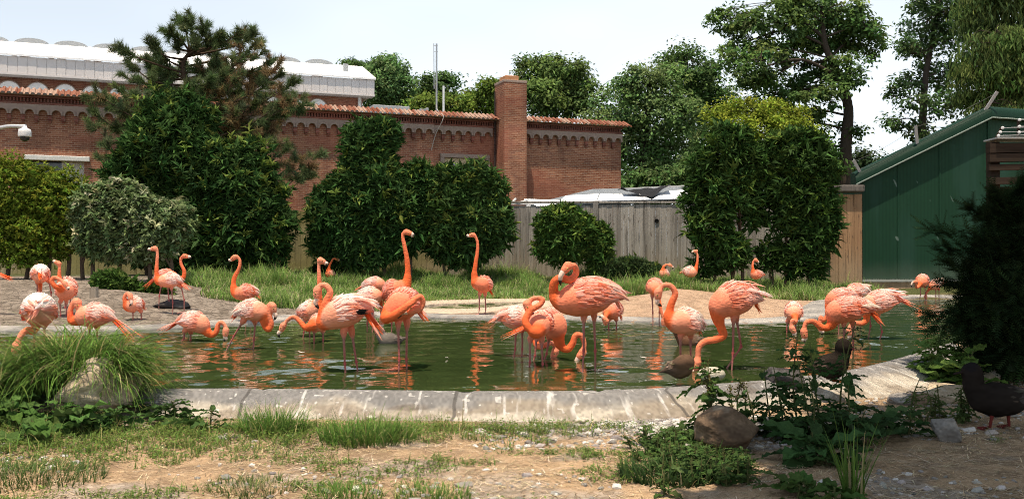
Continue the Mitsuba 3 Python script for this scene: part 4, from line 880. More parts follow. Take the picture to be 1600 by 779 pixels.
# ------------------------------------------------------------------ flamingos
CORAL, PINK, WHITE, ORANGE = np.array([.78, .128, .044]), np.array([.88, .35, .22]), np.array([.93, .80, .73]), np.array([.83, .152, .036])
FEATHER_S = np.array([0, .25, .5, .78, 1.0])
def feather_batch(pos, axis, nrm, L, W, droop, col, tip):
    """curved vaned feathers: a rib with two vanes, 13 vertices each"""
    n = len(pos); a = nz(axis); m = nz(nrm - (nrm * a).sum(1, keepdims=True) * a + 1e-9); b = np.cross(m, a)
    wid = np.array([.35, .9, 1.0, .75, .06]); vs, cs = [], []
    for i, s in enumerate(FEATHER_S):
        c = pos + a * (L * s)[:, None] - m * (droop * L * s * s)[:, None]
        w = (W * wid[i] * .5)[:, None]; cc = lerp(col, tip, s ** 1.5)
        vs += [c + b * w - m * w * .35, c + m * w * .10, c - b * w - m * w * .35]; cs += [cc, cc * 1.0, cc]
    v = np.stack(vs, 1).reshape(-1, 3); c = np.stack(cs, 1).reshape(-1, 3); f = []
    for i in range(4):
        k = 3 * i; f += [[k, k + 1, k + 4], [k, k + 4, k + 3], [k + 1, k + 2, k + 5], [k + 1, k + 5, k + 4]]
    return v, (np.array(f)[None] + (np.arange(n) * 15)[:, None, None]).reshape(-1, 3), np.clip(c, 0, .93)

FLOCK = 'flamingos of the pond flock'
def flamingo(label, d, chest, rump, r, neck, bill, legs=(), tail=None, dd=0.0, tone=.5, ruff=.3, neckdd=None, seed=0, deep=.12, feet=False, h=None, black=False):
    """chest, rump: pixels of the trunk's ends; r: its half height in pixels; dd: how many metres the rump lies behind the chest; neck: pixels from chest to head
    (u, v[, metres behind the chest]); bill: pixel of the bill's tip; legs: (hip, ankle, foot) pixels with metres"""
    tone = min(1.0, tone * 1.05 + .12); rng = rng_(900 + seed); key = thing('flamingo', label, 'flamingo', FLOCK); s = d / F; h = h or max(.0095, min(.014, d * .0011))
    def Q(p, extra=0.0): return P(p[0], p[1], d + (p[2] if len(p) > 2 else 0) + extra)
    C, R = Q(chest), Q((*rump[:2], dd)); r = r * s * .86; ax = nz(R - C); L = np.linalg.norm(R - C)
    up = nz(np.array([0, 0, 1.0]) - ax * ax[2] + 1e-6); sd = np.cross(ax, up)
    # trunk: deepest a third of the way back, tapering to the rump
    prof_t = np.array([0, .15, .35, .6, .82, 1.0, 1.18]); prof_r = np.array([.66, .88, 1.0, .92, .68, .40, .14]) * r; lift = np.array([-.05, 0, .03, .06, .06, .0, -.08]) * r
    ctr = C[None] + ax[None] * (prof_t * L)[:, None] + up[None] * lift[:, None]
    bones = [(ctr[i], ctr[i + 1], prof_r[i], prof_r[i + 1], .02) for i in range(6)]
    bones.append((ctr[1] - up * r * .15, ctr[3] - up * r * .22, r * .80, r * .70, .03))
    # neck
    c0 = lerp(C, R, .12) + up * r * .1
    pts = [c0] + [Q(p) for p in neck]; q = catmull(pts, 5); t = np.concatenate([[0], np.cumsum(np.linalg.norm(np.diff(q, axis=0), axis=1))]); NL = t[-1]; t = t / NL
    nr = np.interp(t, [0, .10, .3, .6, .88, 1], [.066, .052, .040, .031, .0235, .025]) * min(1, .55 + .45 * r / .15)
    for i in range(len(q) - 1):
        bones.append((q[i], q[i + 1], nr[i], nr[i + 1], .07 if t[i] < .12 else (.025 if t[i] < .3 else 0)))
    Hd = q[-1]; nd = nz(q[-1] - q[-3]); T_ = Q(bill) if len(bill) > 2 else P(bill[0], bill[1], Hd[1])
    bd = T_ - Hd; bl = np.linalg.norm(bd); bd = bd / bl; bl = float(np.clip(bl, .085, .15)); T_ = Hd + bd * bl
    hf = nz(nd * .55 + bd * .75)
    bones.append((Hd - hf * .012, Hd + hf * .028, .036, .029, .02)); bones.append((Hd + hf * .028, Hd + hf * .045 , .028, .021, .015))
    v, f = sdf_body(bones, h)
    # plumage colours by body region
    dn = np.full(len(v), 9.0); tn = np.zeros(len(v))
    for i in range(0, len(q), 1):
        e = np.linalg.norm(v - q[i], axis=1) - nr[i]; m = e < dn; dn[m] = e[m]; tn[m] = t[i]
    al = ((v - C) @ ax) / L; hgt = ((v - C) @ up) / r
    dtr = np.full(len(v), 9.0)
    for i in range(6):
        for w in (0, .5): dtr = np.minimum(dtr, np.linalg.norm(v - lerp(ctr[i], ctr[i + 1], w), axis=1) - lerp(prof_r[i], prof_r[i + 1], w))
    nz_ = meshkit.fbm(v * 14, 3, seed)[:, None]
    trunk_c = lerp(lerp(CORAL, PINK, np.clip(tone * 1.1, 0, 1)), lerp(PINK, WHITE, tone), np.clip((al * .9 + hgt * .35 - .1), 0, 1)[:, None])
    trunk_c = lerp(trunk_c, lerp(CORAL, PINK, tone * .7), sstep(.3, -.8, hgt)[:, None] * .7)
    neck_c = lerp(lerp(ORANGE, CORAL, .5), lerp(CORAL, PINK, .75), np.clip(sstep(.35, 1, tn)[:, None] * (.25 + tone), 0, 1)) 
    w = sstep(-.012, .03, dtr - dn)[:, None] * sstep(.02, .10, tn)[:, None]
    col = lerp(trunk_c, neck_c, w) * (.78 + .44 * nz_) * (.93 + .14 * meshkit.noise(v * np.array([60, 60, 90]), seed)[:, None])
    # legs
    B = Bag(); B.add(v, f, np.clip(col, 0, .93))
    lc = np.array([.36, .17, .145]); red = np.array([.45, .05, .06])
    for hip, ank, foot in legs:
        a, k, e = Q(hip), Q(ank), Q(foot)
        if not feet: e = e + nz(e - k) * deep; e2 = [e]
        hipin = lerp(a, lerp(ctr[2], ctr[3], .5), .35); th = lerp(a, k, .22)
        q2 = np.array([hipin, a, th, lerp(a, k, .9), k, lerp(k, e, .08), lerp(k, e, .5), e]); rr = np.array([.042, .034, .0135, .0095, .0155, .0095, .0085, .009]) * min(1.0, .7 + r)
        vv, ff = tube(q2, rr, 8); tt = np.repeat([0, 0, .3, .9, 1, .9, .3, .2], 8); cc = lerp(lc, red, np.append(tt, [0, 0])[:, None] ** 4 * .75)
        fl = np.append(np.repeat([1, .8, .0, 0, 0, 0, 0, 0], 8), [1, 0])[:, None]; cc = lerp(cc, lerp(CORAL, PINK, .5)[None], fl)
        B.add(vv, ff, cc)
        if feet:      # three webbed toes
            fw = nz(np.array([C[0] - R[0], C[1] - R[1], 0]) + 1e-6); sv = np.array([-fw[1], fw[0], 0]); z = np.array([0, 0, .008])
            w_ = [e + z * 2, e + fw * .085 + sv * .045, e + fw * .10, e + fw * .085 - sv * .045, e - fw * .02]
            w_ = np.array(w_ + [x - np.array([0, 0, .012]) for x in w_]); B.add(w_, [[0, 2, 1], [0, 3, 2], [0, 1, 4], [0, 4, 3], [5, 6, 7], [5, 7, 8], [1, 2, 7], [1, 7, 6], [2, 3, 8], [2, 8, 7]], lc)
    put('body', B.mesh(), 'mat_plumage', key, smooth=True, color=B.color())
    # bill: leaves along the head, bends down halfway, black at the tip
    st = Hd + hf * .045; out = nz(nd - bd * (nd @ bd) + 1e-6); mid = lerp(st, T_, .42) + out * .020
    bq = catmull([st - hf * .012, st + hf * .012, mid, lerp(mid, T_, .6) + out * .004, T_], 4); bt = np.linspace(0, 1, len(bq))
    vv, ff = tube(bq, np.interp(bt, [0, .3, .55, .8, 1], [.023, .022, .019, .012, .004]), 9)
    bc = np.repeat(lerp(np.array([.84, .60, .48]), np.array([.02, .018, .018]), sstep(.60, .68, bt)[:, None]), 9, 0); bc = np.vstack([bc, bc[:1], bc[-1:]])
    put('bill', (vv, ff), 'mat_semi', key, smooth=True, color=bc)
    es = nz(np.cross(hf, out)); 
    for sg in (1, -1):
        m = trimesh.creation.icosphere(1, .0072); m.apply_translation(Hd + hf * .012 + out * .010 + es * sg * .031)
        ec = np.full((len(m.vertices), 3), (.62, .50, .12)); ec[((np.array(m.vertices) - m.centroid) @ (es * sg)) > .0052] = .01
        put('eye', m, 'mat_semi', key, smooth=True, color=ec)
    # wings: coverts lying in rows, long loose plumes hanging over the rump
    def surf(tt, ph, sg):
        i = np.clip(np.searchsorted(prof_t, tt) - 1, 0, 5); w = ((tt - prof_t[i]) / (prof_t[i + 1] - prof_t[i]))[:, None]
        c = ctr[i] * (1 - w) + ctr[i + 1] * w; rr = (prof_r[i] * (1 - w[:, 0]) + prof_r[i + 1] * w[:, 0])
        nrm = np.cos(ph)[:, None] * up + np.sin(ph)[:, None] * sg * sd
        return c + nrm * rr[:, None], nrm
    from scipy.spatial import cKDTree
    kd = cKDTree(v); vb = v
    def seat(p, nn, gap):
        i = kd.query(p + nn * .03)[1]; q_ = vb[i]; return q_ - nn * 0 + nn * gap, i
    base_c = lerp(lerp(CORAL, PINK, .35 + .5 * tone), lerp(PINK, WHITE, .95), tone ** .8)
    for sg in (1, -1):
        PS = []
        rows = 11
        for i in range(rows):
            m = 15; tt = .06 + .86 * i / (rows - 1) + rng.uniform(-.03, .03, m); ph = np.radians(np.linspace(4, 112, m) + rng.uniform(-5, 5, m))
            p, nn = surf(tt, ph, sg); p2, _ = surf(np.minimum(tt + .16, 1.17), ph, sg); p_, vi = seat(p, nn, .004); back = nz(p2 - p) - up[None] * (.20 * np.sin(ph))[:, None]
            ll = r * rng.uniform(.55, .85, m) * (.75 + .6 * i / rows); pt = sstep(.40, .64, meshkit.fbm(p * 9 + seed * 3.7, 2, 5) + .20 * np.cos(ph) + .10 * (tt - .5) - .07 + .13 * tone); c = lerp(lerp(CORAL, PINK, .45 + .4 * tone)[None], np.clip(lerp(PINK, WHITE, .40 + .75 * tone), 0, .94)[None], (pt * (.55 + .45 * tone))[:, None]) * np.exp(rng.normal(0, .05, (m, 1))); k = rng.random(m)
            c = lerp(c, lerp(ORANGE, CORAL, .6)[None], (sstep(.74, 1, k) * (1 - tone * .5))[:, None]); c = lerp(c, WHITE[None], (sstep(.16, .0, k) * (.15 + .5 * tone))[:, None]); c = lerp(c, np.clip(CORAL, 0, 1)[None], (sstep(65, 112, np.degrees(ph)) * .65 * (1 - .35 * tone))[:, None])
            c = lerp(c, lerp(CORAL, PINK, .5 + .4 * tone)[None], np.clip(.55 - tt * 1.3, 0, 1)[:, None] * (1 - .5 * tone))
            ok = w[vi, 0] < .6
            A_ = [p_ + nn * (.0012 * i + rng.uniform(0, .006, (m, 1))), back + nn * (.03 + .16 * ruff * rng.random((m, 1)) * i / rows), nn, ll, ll * rng.uniform(.20, .30, m), rng.uniform(.02, .09, m), c, np.clip(lerp(c, WHITE[None], .10 + .22 * tone), 0, .93)]; PS.append(tuple(x_[ok] for x_ in A_))
        m = 20; tt = rng.uniform(.50, .95, m); ph = np.radians(rng.uniform(0, 82, m)); p, nn = surf(tt, ph, sg); p = seat(p, nn, .012)[0]; p2, _ = surf(np.minimum(tt + .2, 1.17), ph, sg)
        ll = r * rng.uniform(.95, 1.45, m) * (1 + .3 * ruff); c = vary(rng, lerp(base_c, WHITE, .35 * tone + .1), m, .06, .05); o = rng.random(m) < .35; c[o] = lerp(c[o], ORANGE[None], .6)
        back = lerp(ax[None], nz(p2 - p), .5) - up[None] * rng.uniform(.05, .45, (m, 1)) * (1 - .6 * ruff) + rng.normal(0, .05 + .20 * ruff, (m, 3)) + nn * (.02 + .40 * ruff * rng.random((m, 1)))
        PS.append((p, back, nn + up * .3, ll, ll * rng.uniform(.15, .22, m), rng.uniform(.18, .5, m), c, np.clip(lerp(c, WHITE[None], .3), 0, .93)))
        if black:
            m = 5; tt = rng.uniform(.62, .74, m); ph = np.radians(rng.uniform(84, 104, m)); p, nn = surf(tt, ph, sg); ll = np.full(m, r * .75); k_ = np.full((m, 3), .012)
            PS.append((p + nn * .022, ax[None] - up * .25 + nn * .05 + rng.normal(0, .06, (m, 3)), nn, ll, ll * .2, np.full(m, .1), k_, k_))
        a = [np.concatenate([x[i] for x in PS]) for i in range(8)]
        v, f, c = feather_batch(*a); put('wing', (v, f), 'mat_feather', key, color=c)
    # tail
    TP = Q((*tail[:2], dd + (tail[2] if len(tail) > 2 else 0))) if tail is not None else R + (ax - up * .35) * r * 1.3
    td = TP - ctr[5]; tl = max(np.linalg.norm(td), r * .8); td = td / np.linalg.norm(td); m = 14; ts = nz(np.cross(td, up) + 1e-6)
    sp = np.linspace(-1, 1, m)[:, None]; pos = ctr[5][None] - td * r * .25 + ts * sp * r * .18 + up * (rng.uniform(-.2, .25, (m, 1))) * r
    c = vary(rng, lerp(ORANGE, CORAL, .4 + .4 * tone), m, .08, .05); c[rng.random(m) < .25 + .3 * tone] = lerp(PINK, WHITE, .4 * tone)
    v, f, c = feather_batch(pos, td[None] + ts * sp * (.10 + .12 * ruff) + rng.normal(0, .05, (m, 3)), np.tile(up + ts * .1, (m, 1)), tl * rng.uniform(.7, 1.12, m), np.full(m, max(.022, r * .22)), rng.uniform(.02, .14, m), c, np.clip(lerp(c, ORANGE[None], .45), 0, .93))
    put('tail', (v, f), 'mat_feather', key, color=c)
    return key

FL = flamingo
# front row
FL('big coral flamingo with its neck coiled in an S and bill resting on the coil', 7.75, (890, 468), (958, 458), 33, [(878, 474), (866, 461), (866, 442, -.03), (877, 434, -.05), (890, 437, -.03), (900, 427, -.0), (897, 415, -.04), (886, 417, -.08)], (875, 449),
   [((912, 494, .03), (912, 547, .03), (910, 583, .03)), ((928, 492, .16), (930, 548, .16), (930, 585, .16))], (976, 490), dd=.10, tone=.32, ruff=.35, seed=1)
FL('flamingo with windblown white wing plumes and an orange fan of tail feathers', 7.85, (520, 492), (568, 480), 27, [(506, 506), (503, 490), (510, 470), (516, 457), (510, 446), (500, 446), (496, 456)], (499, 482),
   [((537, 520, .02), (539, 568, .02), (540, 582, .02)), ((550, 520, .14), (557, 565, .14), (559, 580, .14))], (604, 524), dd=.08, tone=.85, ruff=.9, seed=2, black=True)
FL('coral flamingo seen from the front, neck folded in a flat loop across its chest', 7.9, (624, 478), (642, 470), 27, [(606, 493), (606, 497, -.12), (622, 488, -.17), (640, 475, -.17), (655, 463, -.12), (661, 472, -.10), (656, 483, -.10), (646, 484, -.10)], (622, 497, -.12),
   [((622, 505, .02), (624, 562, .02), (623, 580, .02)), ((636, 505, .12), (635, 562, .12), (636, 580, .12))], (672, 500), dd=.30, tone=.22, ruff=.3, seed=3)
FL('large flamingo bending its thick coral neck down to the rim beside the pale stone', 7.95, (1128, 472), (1175, 462), 29, [(1120, 486), (1126, 510), (1130, 523), (1118, 530), (1102, 533), (1092, 542), (1090, 560), (1088, 568)], (1085, 586),
   [((1146, 495, 0), (1145, 552, 0), (1143, 580, 0)), ((1150, 495, .15), (1158, 541, .15), (1134, 577, .15))], (1194, 492), dd=.08, tone=.42, ruff=.55, seed=4)
FL('white-bodied flamingo with an arched orange neck standing behind the sleeping duck', 8.5, (1062, 502), (1090, 506), 23, [(1050, 504), (1045, 492), (1049, 474), (1055, 458), (1047, 446), (1035, 446), (1028, 458)], (1034, 478),
   [((1063, 525, .0), (1063, 560, .0), (1062, 568, .0)), ((1079, 525, .12), (1079, 558, .12), (1078, 569, .12))], (1100, 526), dd=.12, tone=.95, ruff=.2, seed=5)
FL('front-facing flamingo with head tucked back on an S-curved neck, left of the coiled one', 8.2, (842, 508), (850, 500), 21, [(838, 520, -.12), (826, 512, -.14), (821, 500, -.12), (829, 485, -.09), (843, 476, -.07), (848, 468, -.06), (838, 465, -.06), (828, 469, -.06), (824, 477, -.07)], (833, 487, -.07),
   [((828, 530, .02), (828, 566, .02), (827, 574, .02)), ((846, 532, .04), (848, 568, .04), (848, 580, .04))], (780, 524), dd=.28, tone=.45, ruff=.2, seed=6)
FL('feeding coral flamingo with neck looped down and pale head upside down at the water', 8.7, (870, 508), (846, 500), 23, [(871, 522), (876, 540), (887, 545), (895, 535), (899, 524), (908, 524), (913, 538), (909, 552)], (890, 566),
   [((838, 528, .02), (836, 555, .02), (834, 562, .02)), ((858, 528, .12), (854, 552, .12), (850, 563, .12))], (822, 500), dd=.12, tone=.40, ruff=.2, seed=7)
FL('pale flamingo with a white pointed tail whose neck dips under the front-facing bird', 9.0, (820, 500), (785, 494), 19, [(832, 512, .05), (836, 530, 0), (840, 540, -.05), (850, 540, -.12), (860, 535, -.05), (868, 541, -.0), (867, 550, 0)], (860, 562, 0),
   [((806, 515, .02), (805, 545, .02), (803, 558, .02)), ((816, 515, .1), (816, 545, .1), (815, 558, .1))], (757, 506), dd=.05, tone=.85, ruff=.6, seed=8)
FL('lowered coral flamingo behind the coiled one, its dark bill showing left of the legs', 12.2, (952, 487), (966, 482), 15, [(947, 492, -.12), (944, 500, -.16), (946, 506, -.18), (946, 500, -.2)], (938, 497, -.2),
   [((951, 500, 0), (951, 512, 0), (951, 517, 0)), ((963, 500, .1), (963, 512, .1), (963, 518, .1))], (975, 505), dd=.25, tone=.3, ruff=.3, seed=9)
# right group
FL('coral flamingo feeding with its neck in a low arch before the white-plumed pair', 9.6, (1302, 486), (1354, 480), 22, [(1302, 500), (1296, 510), (1284, 511), (1271, 502), (1260, 503), (1256, 514), (1256, 520)], (1259, 533),
   [((1318, 505, .02), (1319, 545, .02), (1319, 562, .02)), ((1332, 505, .12), (1333, 545, .12), (1333, 560, .12))], (1386, 508), dd=.05, tone=.35, ruff=.35, seed=10)
FL('flamingo with white back plumes and a long orange tail, its legs red-kneed in the water', 10.9, (1358, 476), (1398, 466), 20, [(1353, 486), (1354, 498), (1346, 505), (1334, 504), (1328, 510), (1327, 517)], (1330, 528),
   [((1372, 490, .02), (1378, 518, .02), (1373, 534, .02)), ((1358, 490, .14), (1360, 509, .14), (1358, 520, .14))], (1435, 478), dd=.05, tone=.6, ruff=.9, seed=11)
FL('orange-shouldered flamingo half hidden behind the low-arching feeder', 11.6, (1300, 468), (1330, 460), 15, [(1295, 478), (1293, 492), (1286, 500), (1282, 495), (1280, 505), (1281, 510)], (1283, 522),
   [((1310, 482, .0), (1310, 505, .0), (1310, 518, .0)), ((1320, 482, .1), (1320, 505, .1), (1320, 518, .1))], (1345, 470), dd=.08, tone=.35, ruff=.2, seed=12)
FL('white flamingo whose back shows between the orange-shouldered and the long-tailed birds', 12.2, (1328, 458), (1352, 453), 13, [(1322, 466, .1), (1318, 476, .12), (1314, 486, .15), (1312, 494, .15)], (1310, 504, .15),
   [((1336, 470, .0), (1336, 495, .0), (1336, 512, .0)), ((1344, 470, .1), (1344, 495, .1), (1344, 512, .1))], (1368, 462), dd=.05, tone=1.0, ruff=.6, seed=13)
FL('pale pink flamingo seen head-on, head straight down, at the right end of the sand', 11.8, (1240, 490), (1240, 480), 15, [(1242, 496, -.1), (1242, 503, -.2), (1238, 500, -.24), (1236, 508, -.24), (1238, 514, -.24)], (1244, 523, -.24),
   [((1230, 503, .05), (1229, 514, .05), (1229, 519, .05)), ((1243, 503, .12), (1243, 513, .12), (1243, 518, .12))], (1240, 470, .1), dd=.30, tone=.7, ruff=.1, seed=14)
FL('flamingo at the sand mound shore with its neck hanging straight to the water', 13.0, (1022, 450), (1024, 444), 14, [(1026, 458, -.1), (1030, 472, -.16), (1033, 486, -.18), (1036, 497, -.18), (1037, 503, -.18)], (1035, 512, -.18),
   [((1019, 462, .02), (1020, 488, .02), (1020, 508, .02)), ((1030, 462, .1), (1030, 488, .1), (1030, 506, .1))], (1020, 442, .1), dd=.30, tone=.4, ruff=.3, seed=15)
FL('coral flamingo in the far inlet before the green shed, bill pointing left', 20.4, (1440, 440), (1443, 436), 11, [(1436, 446, -.12), (1432, 449, -.2), (1431, 443, -.26), (1431, 440, -.26)], (1424, 449, -.26),
   [((1438, 448, .0), (1438, 460, .0), (1437, 467, .0)), ((1445, 448, .1), (1446, 460, .1), (1446, 468, .1))], (1446, 444, .1), dd=.28, tone=.35, ruff=.2, seed=16)
FL('pale flamingo in the far inlet partly behind the dark yew', 20.6, (1458, 446), (1470, 440), 8, [(1454, 449), (1449, 455), (1446, 461), (1446, 464)], (1447, 471),
   [((1462, 452, .0), (1462, 462, .0), (1462, 467, .0)), ((1467, 452, .1), (1467, 462, .1), (1467, 467, .1))], (1482, 438), dd=.1, tone=.8, ruff=.5, seed=17)
# far bank, in the grass
FL('flamingo lying in the grass under the tall loose laurel with its coral neck upright', 21.0, (1082, 426), (1070, 424), 9, [(1086, 422), (1089, 412), (1090, 402), (1089, 395), (1087, 392)], (1082, 397), (), (1058, 426), dd=.1, tone=.75, ruff=.4, seed=18)
FL('flamingo in the bank grass, only its bent pale neck showing before the grey fence', 21.0, (1035, 428), (1044, 430), 7, [(1036, 422), (1037, 416), (1042, 413), (1047, 414)], (1051, 420), (), None, dd=.1, tone=.7, ruff=.1, seed=19)
FL('small coral flamingo lying in the grass furthest to the right on the bank', 21.0, (1178, 430), (1190, 428), 7, [(1177, 424), (1176, 416), (1177, 408), (1181, 406)], (1183, 412), (), (1198, 430), dd=.1, tone=.45, ruff=.2, seed=20)
FL('upright coral flamingo alone on the concrete spit with its bill to the left', 14.9, (752, 444), (762, 446), 14, [(744, 442), (741, 430), (743, 412), (746, 392), (746, 378), (742, 368), (738, 367)], (729, 371),
   [((749, 460, .02), (749, 482, .02), (748, 491, .02)), ((758, 460, .12), (759, 482, .12), (758, 491, .12))], (775, 464), dd=.2, tone=.25, ruff=.3, seed=21, feet=True)
# centre back
FL('tall coral flamingo stretching its neck highest of all with its pale bill to the right', 11.9, (624, 452), (604, 460), 18, [(634, 446), (637, 428), (636, 406), (632, 384), (629, 368), (633, 362), (637, 363)], (648, 366),
   [((612, 475, .02), (612, 505, .02), (612, 520, .02)), ((620, 475, .1), (620, 505, .1), (620, 520, .1))], (590, 474), dd=.05, tone=.18, ruff=.1, seed=22)
FL('flamingo with an orange tail tip lying level behind the white-backed one', 12.9, (594, 444), (570, 446), 12, [(600, 450, .1), (604, 462, .15), (606, 474, .15), (606, 482, .15)], (607, 492, .15),
   [((584, 456, 0), (584, 480, 0), (584, 500, 0)), ((578, 456, .1), (578, 480, .1), (578, 500, .1))], (552, 453), dd=.05, tone=.55, ruff=.2, seed=23)
FL('white-backed flamingo standing just left of the tall upright one', 11.9, (588, 462), (562, 464), 15, [(593, 470, .1), (596, 482, .15), (597, 494, .15), (597, 500, .15)], (598, 510, .15),
   [((582, 478, 0), (582, 505, 0), (582, 519, 0)), ((574, 478, .1), (574, 505, .1), (574, 519, .1))], (545, 468), dd=.05, tone=.95, ruff=.4, seed=24)
FL('pale flamingo with slim upright neck behind the bird with windblown white plumes', 11.2, (490, 486), (470, 488), 15, [(496, 476), (499, 456), (499, 436), (498, 418), (499, 408), (502, 407)], (508, 414),
   [((477, 500, .0), (475, 518, .0), (474, 526, .0)), ((484, 500, .1), (484, 518, .1), (484, 526, .1))], (460, 492), dd=.1, tone=.85, ruff=.2, seed=25)
FL('pink flamingo reaching its orange neck left to dip a black bill tip', 10.4, (497, 505), (503, 502), 14, [(488, 508, -.06), (478, 512, -.04), (469, 502, -.02), (460, 495), (450, 499), (442, 510)], (437, 527),
   [((491, 518, .02), (491, 530, .02), (491, 536, .02)), ((505, 518, .1), (505, 530, .1), (505, 536, .1))], (515, 500), dd=.25, tone=.65, ruff=.3, seed=26)
# left group
FL('wading flamingo with one leg stretched forward and its neck bent like a hook', 9.7, (404, 484), (374, 486), 17, [(413, 494), (414, 508), (420, 514), (424, 505), (421, 490), (419, 478), (424, 474), (427, 480)], (428, 500),
   [((379, 503, .0), (366, 524, .0), (355, 545, .0)), ((399, 503, .12), (397, 530, .12), (396, 547, .12))], (357, 500), dd=.03, tone=.75, ruff=.3, seed=27)
FL('flamingo sunk low in the water, tail to the left and pale head dipping', 10.7, (316, 505), (284, 500), 17, [(322, 516), (330, 523), (338, 518), (341, 507), (346, 503), (352, 509), (353, 518)], (349, 532),
   [((288, 518, 0), (288, 528, 0), (284, 533, 0)), ((298, 520, .1), (298, 530, .1), (298, 533, .1))], (246, 518), dd=.04, tone=.65, ruff=.2, seed=28)
FL('coral flamingo behind the hook-necked wader, white bill turned left and neck in a high S', 13.3, (378, 458), (398, 456), 13, [(368, 458), (365, 448), (366, 434), (373, 420), (375, 408), (371, 401), (366, 402)], (359, 410),
   [((384, 470, .0), (384, 490, .0), (384, 505, .0)), ((392, 470, .1), (392, 490, .1), (392, 504, .1))], (410, 468), dd=.05, tone=.35, ruff=.2, seed=29)
FL('pale flamingo on the gravel shore with its neck straight up and head facing left', 14.2, (258, 438), (280, 438), 12, [(248, 440), (245, 430), (245, 414), (246, 400), (245, 390), (241, 388)], (231, 393),
   [((268, 450, .0), (270, 472, .0), (270, 498, .0)), ((283, 447, .05), (288, 468, .05), (288, 488, .05))], (300, 452), dd=.05, tone=.8, ruff=.3, seed=30, feet=True)
FL('coral flamingo behind the pale one on the gravel shore, head facing right', 14.8, (268, 432), (246, 432), 12, [(279, 436), (286, 434), (288, 424), (283, 412), (283, 403), (289, 400)], (298, 405),
   [((252, 446, .0), (249, 462, .0), (248, 490, .0)), ((262, 446, .1), (264, 465, .1), (266, 492, .1))], (224, 449), dd=.05, tone=.25, ruff=.2, seed=31, feet=True)
FL('small pale pink flamingo with its neck folded against its chest on the shore edge', 13.3, (205, 476), (220, 474), 12, [(200, 480, -.02), (196, 474, -.04), (195, 463, -.05), (200, 457, -.05), (204, 463, -.06)], (202, 478, -.08),
   [((208, 487, .02), (208, 497, .02), (208, 506, .02)), ((221, 487, .08), (221, 498, .08), (221, 507, .08))], (230, 484), dd=.12, tone=.75, ruff=.2, seed=32, feet=True)
FL('flamingo resting behind the sedge clump with an orange folded neck and a long coral tail', 9.1, (134, 492), (172, 494), 19, [(122, 500), (112, 502), (110, 490), (112, 478), (118, 468), (122, 474)], (118, 492),
   [((140, 512, .02), (140, 525, .02), (140, 545, .02)), ((152, 512, .1), (152, 525, .1), (152, 545, .1))], (219, 531), dd=.04, tone=.6, ruff=.15, seed=33)
FL('pale flamingo seen from behind with its thin orange neck reaching down over the sedge', 8.0, (64, 490), (58, 478), 27, [(58, 506, .06), (52, 517, .02), (44, 515, -.03), (35, 521, -.06), (28, 534, -.08), (26, 542, -.08)], (22, 557, -.08),
   [((54, 508, .0), (54, 530, .0), (54, 560, .0)), ((70, 508, .06), (70, 530, .06), (70, 560, .06))], (42, 500, -.12), dd=-.30, tone=.85, ruff=.0, seed=34)
FL('rounded white flamingo seen from behind above the sedge-side bird, its head out of sight', 13.7, (63, 430), (63, 424), 15, [(63, 442, .12), (63, 452, .2), (64, 462, .22), (65, 470, .22)], (65, 480, .22),
   [((58, 441, .02), (59, 462, .02), (59, 500, .02)), ((77, 440, .05), (80, 456, .05), (80, 500, .05))], (68, 434, -.15), dd=-.28, tone=.95, ruff=.0, seed=35)
FL('front-facing pink flamingo whose neck is folded flat like a scarf across its breast', 13.6, (102, 456), (106, 450), 17, [(94, 450, -.12), (86, 447, -.17), (81, 438, -.18), (86, 433, -.18), (96, 438, -.18), (102, 444, -.18)], (106, 453, -.18),
   [((94, 472, .02), (95, 492, .02), (95, 502, .02)), ((104, 472, .08), (104, 492, .08), (104, 504, .08))], (122, 452), dd=.28, tone=.5, ruff=.2, seed=36)
FL('flamingo behind the scarf-necked one, showing a short upright neck and a small head facing left', 14.4, (104, 448), (112, 446), 13, [(97, 444), (93, 434), (93, 424), (93, 416), (91, 411)], (83, 411),
   [((102, 460, .0), (102, 480, .0), (102, 498, .0)), ((110, 460, .1), (110, 480, .1), (110, 498, .1))], (121, 440), dd=.15, tone=.4, ruff=.2, seed=37)
FL('flamingo cut off by the picture edge with only its orange tail feathers in view', 13.8, (-42, 425), (-12, 424), 14, [(-50, 430), (-56, 445), (-62, 460), (-64, 470)], (-66, 482),
   [((-30, 440, .0), (-30, 465, .0), (-30, 498, .0)), ((-22, 440, .1), (-22, 465, .1), (-22, 498, .1))], (21, 433), dd=.04, tone=.25, ruff=.2, seed=38)
FL('flamingo hidden in shrub shade by the mossy fence, only its red-orange neck curve showing', 22.0, (512, 428), (522, 428), 5, [(514, 418), (517, 410), (521, 404), (526, 404)], (530, 409), (), None, dd=.05, tone=.1, ruff=.1, seed=39)
